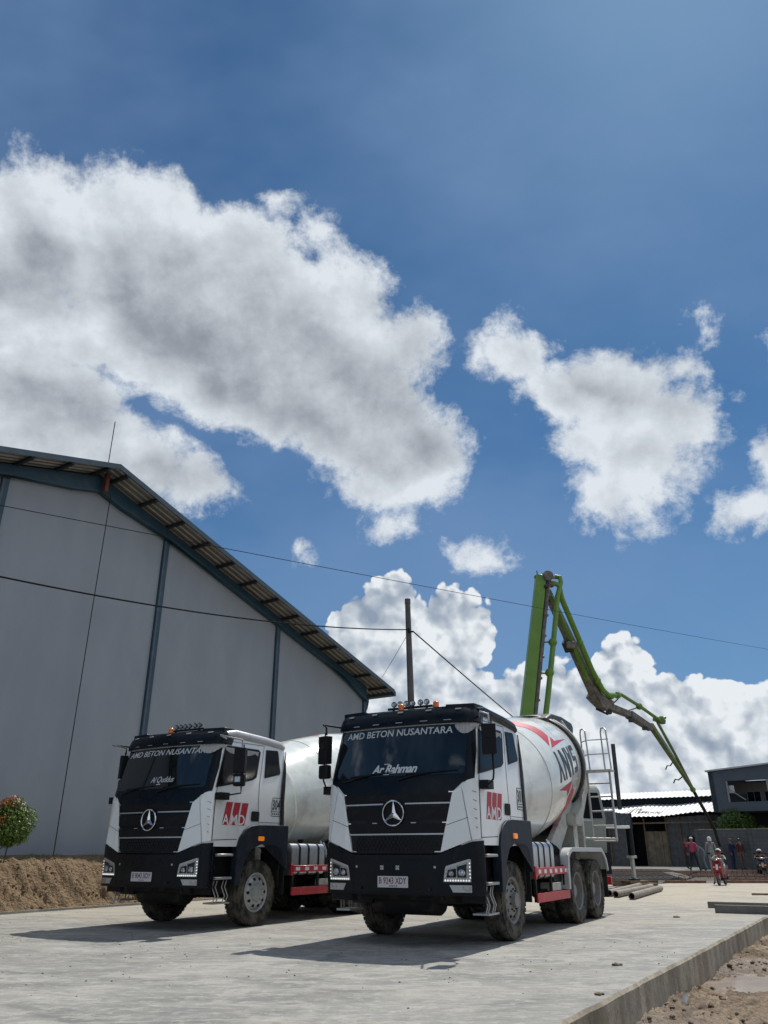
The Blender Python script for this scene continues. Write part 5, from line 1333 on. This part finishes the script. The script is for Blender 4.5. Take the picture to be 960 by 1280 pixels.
# ================================================================ shed, office, block wall, tree
def _sheet(g, p, tc):
    n = g.noise(tc, .6, 6, .6); c = g.mix(g.ss(n,.35,.7),(.42,.43,.44,1),(.52,.53,.54,1)); c = g.mix(g.m('MULTIPLY', g.ss(g.noise(tc,2.5,7,.65),.55,.75),.4),c,(.36,.34,.31,1))
    g.put(p.inputs['Base Color'], c); p.inputs['Roughness'].default_value = .5; p.inputs['Metallic'].default_value = .15
surf('white_roof_sheet', _sheet)
sh0 = at(700,1066,66); sh1 = at(905,1066,59); sdv = (sh1-sh0); SLn = Vector((sdv.x,sdv.y)).length; srz = math.atan2(sdv.y, sdv.x)
SH = thing('shed', 'long low timber shed under a white corrugated metal roof', 'shed', (sh0.x, sh0.y, .3), srz)
def cor(mb, x0, x1, pa, pb, m, lap=.0, wob=0.):
    """corrugated sheet from edge line pa(x)->(y,z) to pb(x)"""
    x = x0; i = 0; prev = None
    while x <= x1+1e-6:
        dz = .05 if i % 2 else 0; y0, z0 = pa(x); y1, z1 = pb(x)
        cur = [(x, y0, z0+dz), (x, y1, z1+dz)]
        if prev: mb.add([prev[0], cur[0], cur[1], prev[1]], [(0,1,2,3)], m)
        prev = cur; x += .17; i += 1
    return mb
ez = lambda x: 3.02+.045*x+.05*math.sin(x*1.3)*(1 if x > 6 else .3)
mb = MB(); cor(mb, -8, SLn+.2, lambda x: (-.6, ez(x)), lambda x: (3.6, ez(x)+1.25-.03*x), 'white_roof_sheet'); mb.build('lower_roof', SH, smooth=0)
mb = MB(); cor(mb, -8, SLn+.1, lambda x: (3.3, 4.85+.0*x), lambda x: (7.2, 5.55), 'white_roof_sheet'); mb.build('upper_roof', SH, smooth=0)
mb = MB(); mb.box((-8,3.5,3.4),(SLn,3.62,4.80),'navy'); mb.build('clerestory', SH)
random.seed(9)
M['ply'] = mat('pale_plywood', (.19,.15,.095), .8, var=.3, vscale=2); M['dwood'] = mat('dark_board_wall', (.050,.042,.036), .85, var=.4, vscale=2); M['gwall'] = mat('grey_panel', (.11,.11,.105), .85, var=.2)
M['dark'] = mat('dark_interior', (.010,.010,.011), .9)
segs = [(-8,-1,'dwood'),(-1,2.6,'dwood'),(2.6,4.2,'dwood'),(4.2,5.8,'gwall'),(5.8,6.9,None),(6.9,8.5,'ply'),(8.5,9.5,'gwall'),(9.5,11.6,'gwall'),(11.6,SLn,'dwood')]
for a_, b_, m_ in segs:
    if m_ is None: continue
    mb = MB(); x = a_
    while x < b_-.02:
        w_ = min(.6, b_-x); mb.box((x+.01, .0+random.uniform(0,.04), 0), (x+w_-.01, .06, (2.95+.04*x) if m_ != 'ply' else 2.35), m_); x += w_
    mb.build('wall_panel', SH)
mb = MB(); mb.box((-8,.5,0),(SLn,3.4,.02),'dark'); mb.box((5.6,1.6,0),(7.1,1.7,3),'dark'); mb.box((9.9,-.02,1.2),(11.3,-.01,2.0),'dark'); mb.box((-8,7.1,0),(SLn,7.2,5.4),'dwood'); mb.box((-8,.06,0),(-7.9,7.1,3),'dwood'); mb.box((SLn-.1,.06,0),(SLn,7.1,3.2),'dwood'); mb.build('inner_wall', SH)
for x in (-4,0,2.6,4.2,5.8,6.9,8.5,9.5,11.6,13):
    if x > SLn: continue
    mb = MB(); mb.box((x-.05,-.10,0),(x+.05,-.04,3.0+.04*x),'wood'); mb.build('post', SH)
mb = MB(); mb.box((-8,-.55,2.86),(SLn,-.48,2.96),'wood'); mb.build('eave_beam', SH)
mb = MB(); random.seed(4)   # scribbled marks on the roof
rf = lambda x, v: (x, -.6+4.2*v, ez(x)+1.25*v-.03*x*v+.075)
for k in range(7):
    x = 5.2+k*.42; pts = [rf(x+random.uniform(-.2,.2)+.1*i, .18+.5*random.random()*(1 if k < 3 else .45)) for i in range(5)]; mb.tube(pts, .022, 'ring', 5)
mb.build('roof_scrawl', SH)
# office block
def _off(g, p, tc):
    n = g.noise(tc, .7, 6, .6); g.put(p.inputs['Base Color'], g.mix(g.ss(n,.35,.65),(.070,.086,.104,1),(.088,.104,.122,1))); p.inputs['Roughness'].default_value = .8
surf('slate_blue_wall', _off)
o0 = at(901,1066,52); o1 = at(1100,1066,47); dv = o1-o0; orz = math.atan2(dv.y, dv.x); OLn = math.hypot(dv.x, dv.y)
OB = thing('office_building', 'slate blue two storey office block behind the grey block wall', 'building', (o0.x, o0.y, .3), orz)
zt0, zt1, zb = 5.66, 6.0, 3.25
mb = MB()
wx0, wx1, wz0, wz1 = .95, 6.0, 3.80, 5.06
mb.prism([(0,wz1),(OLn,wz1),(OLn,zt1+.25),(0,zt0)], 'y', 0, .3, 'slate_blue_wall'); mb.box((0,0,zb),(OLn,.3,wz0),'slate_blue_wall'); mb.box((0,0,wz0),(wx0,.3,wz1),'slate_blue_wall'); mb.box((wx1,0,wz0),(OLn,.3,wz1),'slate_blue_wall')
mb.prism([(.0,zb),(9,zb),(9,zt0+.1),(.0,zt0)], 'x', -.02, .28, 'slate_blue_wall'); mb.box((0,8.8,0),(OLn,9,zt0),'slate_blue_wall'); mb.box((.2,.2,zb),(OLn,9,zb+.15),'slate_blue_wall'); mb.box((.6,2.2,0),(OLn,2.5,zb),'dark')
mb.build('wall', OB)
mb = MB(); mb.prism([(-.15,zt0),(OLn,zt1+.25),(OLn,zt1+.34),(-.15,zt0+.09)], 'y', -.15, 9, 'white_roof_sheet'); mb.build('roof', OB)
mb = MB(); M['beige'] = mat('beige_plaster', (.22,.20,.17), .8, var=.1); M['wframe'] = mat('grey_window_frame', (.25,.26,.27), .5)
mb.box((wx0,2.0,wz0),(wx1,2.1,wz1),'beige'); mb.build('recessed_wall', OB)
for k in range(4):
    x = wx0+.75+k*1.05
    mb = MB(); mb.box((x,1.93,wz0),(x+.85,1.99,wz0+.72),'wframe'); w = mb.build('window', OB); mb = MB(); mb.box((x+.05,1.91,wz0+.04),(x+.42,1.93,wz0+.68),'sglass'); mb.box((x+.46,1.91,wz0+.04),(x+.81,1.93,wz0+.68),'sglass'); mb.build('pane', w)
for x in (wx0+.02, 3.35, 5.9): mb = MB(); mb.box((x,.02,wz0),(x+.10,.16,wz1),'wframe'); mb.build('window_post', OB)
mb = MB(); mb.tube([(wx0+.05,.05,wz0+.85),(wx0+1.05,.05,wz0+.1)], .035, 'wframe', 6); mb.box((wx0+.1,.3,wz0+.55),(wx0+.4,.4,wz0+1.0),'wvinyl'); mb.box((wx0,.1,wz0),(wx0+1.1,.2,wz0+.45),'dark'); mb.build('stair_rail', OB)
def _blk(g, p, tc):
    b = g.n('ShaderNodeTexBrick'); g.put(b.inputs['Vector'], g.v('MULTIPLY', tc, (1,1,1)))
    sx = g.n('ShaderNodeSeparateXYZ'); g.put(sx.inputs[0], tc); cm = g.n('ShaderNodeCombineXYZ'); g.put(cm.inputs[0], sx.outputs[0]); g.put(cm.inputs[1], sx.outputs[2]); g.put(b.inputs['Vector'], cm.outputs[0])
    b.inputs['Scale'].default_value = 1; b.inputs['Brick Width'].default_value = .4; b.inputs['Row Height'].default_value = .2; b.inputs['Mortar Size'].default_value = .012
    b.inputs['Color1'].default_value = (.085,.092,.092,1); b.inputs['Color2'].default_value = (.105,.11,.108,1); b.inputs['Mortar'].default_value = (.13,.13,.125,1)
    c = g.mix(g.m('MULTIPLY', g.ss(g.noise(g.v('MULTIPLY', tc, (1,1,.4)),1.2,7,.65),.45,.7),.6), b.outputs[0], (.05,.052,.05,1)); g.put(p.inputs['Base Color'], c); p.inputs['Roughness'].default_value = .9
surf('grey_block', _blk)
w0 = at(874,1066,50.5); w1 = at(1060,1066,46); dv = w1-w0
BW = thing('block_wall', 'grey concrete block wall running in front of the office block', 'wall', (w0.x,w0.y,.3), math.atan2(dv.y,dv.x)); wl = math.hypot(dv.x,dv.y)
mb = MB(); mb.box((0,0,-.1),(wl,.15,2.15),'grey_block'); mb.build('blockwork', BW)
for x in (0,3,6): mb = MB(); mb.box((x-.1,-.06,-.1),(x+.1,.21,2.22),'grey_block'); mb.build('pier', BW)
mb = MB(); mb.box((0,-.02,2.152),(wl,.17,2.21),'concrete_slab_side'); mb.build('coping', BW)
tp = at(927,1060,51.6); tp.z = .3
foliage('tree', 'bushy green tree rising above the grey block wall', 'tree', tp, 1.7,
        [(0,0,2.8,1.0,.8,.75),(.55,.1,2.6,.75,.6,.6),(-.6,0,2.5,.7,.6,.6),(.1,.1,3.35,.6,.5,.42),(.9,0,1.95,.5,.4,.4),(-.9,.1,2.0,.4,.4,.4),(-.1,0,3.3,.3,.3,.25)], 5200, .085, 'tree_leaf', 77)
tp = at(957,1060,50.9); tp.z = .3
foliage('bush', 'small low bush peeping over the block wall near the right frame edge', 'bush', tp, 1.2, [(0,0,2.2,.35,.3,.25),(.3,0,2.15,.3,.3,.2)], 700, .07, 'tree_leaf', 78)
# ================================================================ workers and scooters
M['skin'] = mat('skin', (.22,.115,.07), .55); M['hair'] = mat('hair', (.010,.008,.007), .6)
M['pinkc'] = mat('pink_cotton', (.42,.055,.115), .85, var=.15, vscale=8); M['darkc'] = mat('dark_cotton', (.018,.019,.024), .9); M['greyc'] = mat('grey_cotton', (.26,.265,.25), .9, var=.2, vscale=8)
M['navyc'] = mat('navy_cotton', (.015,.022,.075), .9, var=.15); M['maroonc'] = mat('maroon_cotton', (.07,.015,.018), .9); M['whitec'] = mat('white_cotton', (.62,.61,.58), .85); M['bluegreyc'] = mat('blue_grey_cotton', (.12,.15,.17), .9, var=.2)
M['boot'] = mat('rubber_boot', (.012,.012,.012), .5); M['brownc'] = mat('brown_cotton', (.10,.07,.05), .9)
def person(label, loc, rz, J, col, head='cap', headm='whitec', group=None, name='person'):
    """J overrides joints; front of the body looks to -y; col = dict(top, sleeve, leg, shoe, hand)"""
    P = dict(pelvis=(0,0,.93), belly=(0,0,1.08), chest=(0,-.01,1.27), neck=(0,0,1.44), skull=(0,-.015,1.57), crown=(0,-.01,1.645),
             shL=(-.175,0,1.37), elL=(-.235,.02,1.12), wrL=(-.25,-.06,.90), haL=(-.25,-.08,.83), shR=(.175,0,1.37), elR=(.235,.02,1.12), wrR=(.25,-.06,.90), haR=(.25,-.08,.83),
             hiL=(-.09,0,.87), knL=(-.10,-.02,.49), anL=(-.105,.03,.10), toL=(-.115,-.13,.045), hiR=(.09,0,.87), knR=(.10,-.02,.49), anR=(.105,.03,.10), toR=(.115,-.13,.045))
    P.update(J); P = {k: Vector(v) for k, v in P.items()}
    RD = dict(pelvis=(.15,.115), belly=(.135,.10), chest=(.155,.11), neck=(.058,.058), skull=(.082,.098), crown=(.055,.065), sh=(.062,.062), el=(.043,.043), wr=(.029,.027), ha=(.040,.020), hi=(.095,.095), kn=(.058,.06), an=(.040,.042), to=(.042,.032))
    names = list(P); idx = {k: i for i, k in enumerate(names)}
    ed = [('pelvis','belly'),('belly','chest'),('chest','neck'),('neck','skull'),('skull','crown')]
    for s_ in 'LR': ed += [('chest','sh'+s_),('sh'+s_,'el'+s_),('el'+s_,'wr'+s_),('wr'+s_,'ha'+s_),('pelvis','hi'+s_),('hi'+s_,'kn'+s_),('kn'+s_,'an'+s_),('an'+s_,'to'+s_)]
    me = bpy.data.meshes.new('sk'); me.from_pydata([P[k] for k in names], [(idx[a], idx[b]) for a, b in ed], [])
    o = bpy.data.objects.new('sk', me); COL.objects.link(o)
    sk = o.modifiers.new('skin', 'SKIN'); sk.use_smooth_shade = True; ss_ = o.modifiers.new('sub', 'SUBSURF'); ss_.levels = 2; ss_.render_levels = 2
    for k in names:
        v = me.skin_vertices[0].data[idx[k]]; q = k if k in RD else k[:2]; v.radius = RD[q]; v.use_root = (k == 'pelvis')
    bpy.context.view_layer.update()
    body = bpy.data.meshes.new_from_object(o.evaluated_get(bpy.context.evaluated_depsgraph_get())); bpy.data.objects.remove(o)
    vs = [v.co.copy() for v in body.vertices]; fs = [tuple(f.vertices) for f in body.polygons]; bpy.data.meshes.remove(body)
    segm = []
    for a, b in ed:
        q = b[:2]
        mm = {'be':'top','ch':'top','ne':'skin','sk':'skin','cr':'skin','sh':'top','el':'sleeve','wr':'fore','ha':'skin','hi':'leg','kn':'leg','an':'leg','to':'shoe'}[q]
        segm.append((P[a], P[b], {'skin':'skin'}.get(mm) or col.get(mm) or (col['sleeve'] if mm == 'fore' and col.get('long', True) else 'skin')))
    mb = MB(); mb.v = [tuple(v) for v in vs]
    for f in fs:
        c = sum((vs[i] for i in f), Vector())/len(f); best = None
        for a, b, m_ in segm:
            d = b-a; t = max(0, min(1, (c-a).dot(d)/max(1e-9, d.dot(d)))); l = (c-(a+d*t)).length
            if best is None or l < best[0]: best = (l, m_)
        mb.f.append(f); mb.m.append(mb.mi(best[1]))
    for s_, sg in (('L',-1),('R',1)):     # four fingers and a thumb on each palm
        w_, h_ = P['wr'+s_], P['ha'+s_]; d = (h_-w_).normalized(); side = d.cross(Vector((sg,0,0))).normalized() if abs(d.x) < .9 else Vector((0,1,0)); pal = d.cross(side)
        for k, (l, o2) in enumerate(((.068,-.027),(.078,-.009),(.072,.009),(.056,.026))):
            b0 = h_+d*.008+side*o2; b1 = b0+d*l*.5+pal*.006*sg; b2 = b1+d*l*.4+pal*.022*sg
            mb.tube([b0, b1, b2], [.0095,.0085,.006], 'skin', 6)
        mb.tube([w_+d*.03-side*.028, h_+d*.0-side*.052, h_+d*.035-side*.055], [.011,.0095,.007], 'skin', 6)
    H_ = P['skull']; fw = Vector((0,-1,0)); up = (P['crown']-P['neck']).normalized(); fw = (fw-up*fw.dot(up)).normalized(); rt = fw.cross(up)
    if 'look' in col: fw = (Matrix.Rotation(col['look'], 3, up) @ fw); rt = fw.cross(up)
    mb.add([H_+fw*.085+up*.03, H_+fw*.115-up*.015, H_+fw*.09-up*.022+rt*.016, H_+fw*.09-up*.022-rt*.016], [(0,1,2),(0,3,1),(1,3,2)], 'skin')
    for sg in (-1,1): mb.sphere(H_+rt*sg*.088+up*.0, .022, 'skin', 8, (.5,1,1.3))
    o = mb.build(name, smooth=60); o.location = loc; o.rotation_euler = (0,0,rz); props(o, label, 'person', group)
    e = MB()
    for sg in (-1,1): e.sphere(H_+fw*.088+rt*sg*.032+up*.018, .011, 'hair', 8)
    e.box(H_+fw*.088-up*.05-rt*.022, H_+fw*.094-up*.043+rt*.022, 'maroonc'); e.build('eyes', o)
    h = MB()
    if head == 'cap':
        h.lathe([(.025,.100),(.055,.098),(.09,.075),(.11,.035),(.113,0)], H_-up*.01, up, headm, 16); h.prism([(-.07,-.08),(.07,-.08),(.055,-.17),(-.055,-.17)], 'z', H_.z+.02, H_.z+.03, headm); h.build('cap', o)
    elif head == 'hood':
        h.lathe([(-.12,.10),(-.05,.108),(.03,.106),(.08,.08),(.105,.04),(.108,0)], H_+Vector((0,.02,0)), up, headm, 16); h.build('hood', o)
    elif head == 'helmet':
        h.lathe([(-.09,.105),(-.05,.128),(.03,.132),(.09,.10),(.125,.05),(.130,0)], H_+Vector((0,.005,0)), up, [headm,headm,'whitec','whitec','whitec'], 18); h.lathe([(0,.03),(.02,.03),(.02,0)], H_+fw*.115+up*.0, fw, 'hair', 8); h.build('helmet', o)
        v = MB(); v.prism([(-.095,-.02),(.095,-.02),(.09,.06),(-.09,.06)], 'y', H_.y-.138, H_.y-.125, 'glass'); vv = v.build('visor', o); 
        vv.location = (H_.x, 0, H_.z) ; 
    else:
        h.lathe([(-.03,.092),(.03,.100),(.07,.085),(.10,.045),(.105,0)], H_+Vector((0,.015,0)), up, 'hair', 14); h.build('hair', o)
    return o
def gp(px, py, Y, dz=0.):
    p = at(px, 1066, Y); return (p.x, p.y, gz(p.x, Y)+dz)
WG = 'workers standing beyond the paving'
person('worker in a pink shirt, dark trousers and white cap standing with legs apart', gp(866,0,44.5), R(150), dict(knL=(-.17,-.02,.48), anL=(-.27,.03,.08), toL=(-.30,-.13,.04), knR=(.15,-.05,.48), anR=(.22,.0,.08), toR=(.24,-.15,.04), elR=(.33,.0,1.2), wrR=(.30,-.2,1.22), haR=(.30,-.27,1.24)), dict(top='pinkc', sleeve='pinkc', leg='darkc', shoe='boot'), 'cap', 'whitec', WG)
person('worker in blue grey clothes bending forward beside the pink shirted worker', gp(879,0,46.0), R(-80), dict(belly=(0,-.08,1.05), chest=(0,-.28,1.17), neck=(0,-.42,1.26), skull=(0,-.52,1.32), crown=(0,-.56,1.38), shL=(-.17,-.34,1.22), shR=(.17,-.34,1.22), elL=(-.22,-.42,.98), elR=(.22,-.42,.98), wrL=(-.18,-.55,.80), wrR=(.18,-.55,.80), haL=(-.17,-.60,.74), haR=(.17,-.60,.74), knR=(.12,-.12,.50), knL=(-.12,.05,.50), anL=(-.14,.22,.10), toL=(-.15,.06,.045)), dict(top='bluegreyc', sleeve='bluegreyc', leg='bluegreyc', shoe='boot'), 'cap', 'greyc', WG)
person('worker in a pale grey hooded jacket standing directly behind the red scooter', gp(889,0,43.6), R(165), {}, dict(top='greyc', sleeve='greyc', leg='greyc', shoe='boot'), 'hood', 'whitec', WG)
person('worker dressed all in navy blue before the block wall', gp(915,0,49.0), R(40), dict(elR=(.26,-.10,1.15), wrR=(.20,-.28,1.15), haR=(.18,-.34,1.16)), dict(top='navyc', sleeve='navyc', leg='navyc', shoe='boot'), 'cap', 'brownc', WG)
person('dark haired worker in maroon and brown just right of the one in navy', gp(926,0,48.6), R(10), {}, dict(top='maroonc', sleeve='maroonc', leg='brownc', shoe='boot'), 'hair', None, WG)
person('worker in a dark shirt standing half hidden behind the pink shirted one', gp(858,0,50.0), R(60), {}, dict(top='maroonc', sleeve='maroonc', leg='darkc', shoe='boot'), 'cap', 'maroonc', WG)
M['scred'] = mat('scooter_red', (.24,.012,.020), .3, coat=.3); M['scblk'] = mat('scooter_black', (.014,.014,.016), .3, coat=.4)
def scooter(label, loc, rz, paint, trim):
    t = thing('scooter', label, 'scooter', loc, rz, 'scooters parked on the paving')
    for y in (-.62,.62):
        w = MB(); w.lathe([(-.045,.17),(-.05,.20),(-.04,.225),(-.015,.24),(.015,.24),(.04,.225),(.05,.20),(.045,.17)], (0,y,.24), (1,0,0), 'tyre', 28, closed=True); w = w.build('tyre', None); 
        r_ = MB(); r_.lathe([(-.035,.17),(-.03,.155),(.03,.155),(.035,.17)], (0,y,.24), (1,0,0), 'rimlight', 24, closed=True)
        for k in range(5):
            a = 2*PI*k/5; r_.beam((0,y,.24), (0,y+.16*math.cos(a),.24+.16*math.sin(a)), .03, .02, 'rimlight', up=(1,0,0))
        r_.lathe([(-.05,0),(-.05,.035),(.05,.035),(.05,0)], (0,y,.24), (1,0,0), 'chassis', 10)
        e = bpy.data.objects.new('wheel', None); COL.objects.link(e); e.parent = t; w.parent = e; r_.build('rim', e)
    mb = MB()
    for sg in (-1,1): mb.tube([(sg*.065,-.62,.24),(sg*.065,-.52,.62),(sg*.03,-.47,.80)], .018, 'silver', 8)
    mb.tube([(0,-.49,.72),(0,-.40,1.02)], .025, 'chassis', 8); mb.build('fork', t)
    mb = MB(); mb.strip([(-.90,.33),(-.82,.43),(-.66,.50),(-.48,.46),(-.36,.36)], 'x', -.075, .075, .015, paint); mb.build('front_mudguard', t, bevel=.01)
    mb = MB(); mb.prism([(-.57,.50),(-.60,.62),(-.53,.86),(-.46,.98),(-.38,.96),(-.36,.70),(-.30,.36),(-.36,.30),(-.44,.34)], 'x', -.19, .19, paint); mb.prism([(-.615,.62),(-.625,.68),(-.57,.86),(-.55,.84)], 'x', -.05, .05, trim); mb.build('leg_shield', t, bevel=.04, seg=2)
    mb = MB(); mb.prism([(-.52,.98),(-.56,1.04),(-.50,1.12),(-.38,1.10),(-.36,1.0)], 'x', -.14, .14, paint); hc = mb.build('handlebar_cowl', t, bevel=.03, seg=2)
    mb = MB(); mb.sphere((0,-.545,1.045), .075, 'lens', 14, (1.3,.5,.7)); mb.build('headlight', hc)
    for sg in (-1,1): mb = MB(); mb.sphere((sg*.13,-.58,.74), .045, 'amber', 10, (1,.5,.7)); mb.build('turn_signal', t)
    mb = MB(); mb.tube([(-.34,-.30,1.07),(-.15,-.40,1.08),(.15,-.40,1.08),(.34,-.30,1.07)], .014, 'silver', 8)
    for sg in (-1,1): mb.tube([(sg*.22,-.365,1.075),(sg*.35,-.295,1.07)], .022, 'plastic', 8)
    mb.build('handlebar', t)
    for sg in (-1,1):
        mb = MB(); mb.tube([(sg*.18,-.39,1.08),(sg*.26,-.40,1.22),(sg*.27,-.40,1.28)], .007, 'chassis', 6); mb.sphere((sg*.29,-.41,1.31), .06, 'plastic', 12, (1.1,.35,.7)); mb.sphere((sg*.29,-.395,1.31), .052, 'chrome', 12, (1.1,.3,.7)); mb.build('mirror', t)
    mb = MB(); mb.prism([(-.36,.30),(.15,.28),(.15,.36),(-.34,.36)], 'x', -.16, .16, 'plastic'); mb.build('footboard', t, bevel=.015)
    mb = MB(); mb.prism([(.10,.36),(.06,.62),(.14,.72),(.80,.76),(.95,.80),(.92,.68),(.70,.52),(.45,.42),(.3,.30)], 'x', -.15, .15, paint); mb.build('rear_body', t, bevel=.04, seg=2)
    mb = MB(); mb.prism([(.08,.70),(.10,.78),(.35,.80),(.55,.86),(.85,.86),(.90,.80),(.8,.76)], 'x', -.13, .13, 'plastic'); mb.build('seat', t, bevel=.03, seg=2)
    mb = MB(); mb.sphere((0,.95,.72), .06, 'redv', 10, (1.4,.5,.8)); mb.build('tail_lamp', t)
    mb = MB(); mb.tube([(.12,.2,.25),(.14,.45,.22),(.15,.55,.30),(.15,.90,.36)], [.02,.02,.05,.05], 'chassis', 10); mb.build('exhaust', t)
    mb = MB(); mb.prism([(.2,.2),(.2,.34),(.62,.34),(.66,.24),(.5,.16)], 'x', -.12, .0, 'chassis'); mb.tube([(-.05,.1,.2),(-.22,.15,.02)], .012, 'chassis', 6); mb.build('engine', t)
    return t
RID = dict(pelvis=(0,.38,.90), belly=(0,.34,1.02), chest=(0,.26,1.20), neck=(0,.22,1.36), skull=(0,.19,1.49), crown=(0,.19,1.56), shL=(-.18,.25,1.30), shR=(.18,.25,1.30),
           elL=(-.30,.0,1.16), elR=(.30,.0,1.16), wrL=(-.30,-.24,1.11), wrR=(.30,-.24,1.11), haL=(-.295,-.30,1.10), haR=(.295,-.30,1.10),
           hiL=(-.10,.34,.88), hiR=(.10,.34,.88), knL=(-.18,-.06,.70), knR=(.18,-.06,.70), anL=(-.26,.02,.26), anR=(.15,-.02,.44), toL=(-.27,-.14,.22), toR=(.15,-.18,.40))
RID2 = dict(RID, anL=(-.32,.05,.12), toL=(-.34,-.12,.04), knL=(-.26,-.02,.55), anR=(.14,-.05,.44), toR=(.14,-.20,.40))
RID = {k: ((v[0], v[1]-.02, v[2]-.10) if v[2] > .8 else v) for k, v in RID.items()}; RID2 = {k: ((v[0], v[1]-.02, v[2]-.10) if v[2] > .8 else v) for k, v in RID2.items()}
for RR in (RID, RID2):
    for k in ('wrL','wrR','haL','haR'): RR[k] = (RR[k][0], RR[k][1], RR[k][2]+.09)
p1 = on_ground(899,1107); rz1 = -R(34); f = Vector((math.sin(R(34)), math.cos(R(34)), 0)); c1 = p1+f*.62
scooter('red scooter carrying a rider, parked facing us at the far paving edge', (c1.x,c1.y,0), rz1, 'scred', 'wvinyl')
person('scooter rider in a grey jacket and red and white helmet on the red scooter', (c1.x,c1.y,0), rz1, RID2, dict(top='greyc', sleeve='greyc', leg='greyc', shoe='boot'), 'helmet', 'scred', 'scooter riders')
p2 = on_ground(957,1101); rz2 = -R(20); f = Vector((math.sin(R(20)), math.cos(R(20)), 0)); c2 = p2+f*.62
scooter('black scooter with chrome mirrors cut by the right edge of the photo', (c2.x,c2.y,0), rz2, 'scblk', 'silver')
person('rider in a maroon top and dark red helmet on the black scooter', (c2.x,c2.y,0), rz2, RID, dict(top='maroonc', sleeve='maroonc', leg='darkc', shoe='boot'), 'helmet', 'maroonc', 'scooter riders')
scs = [o for o in COL.objects if o.parent is None and (o.name.startswith('scooter') or 'rider' in str(o.get('label', '')))]
for o in scs: o.scale = (.9, .9, .9)
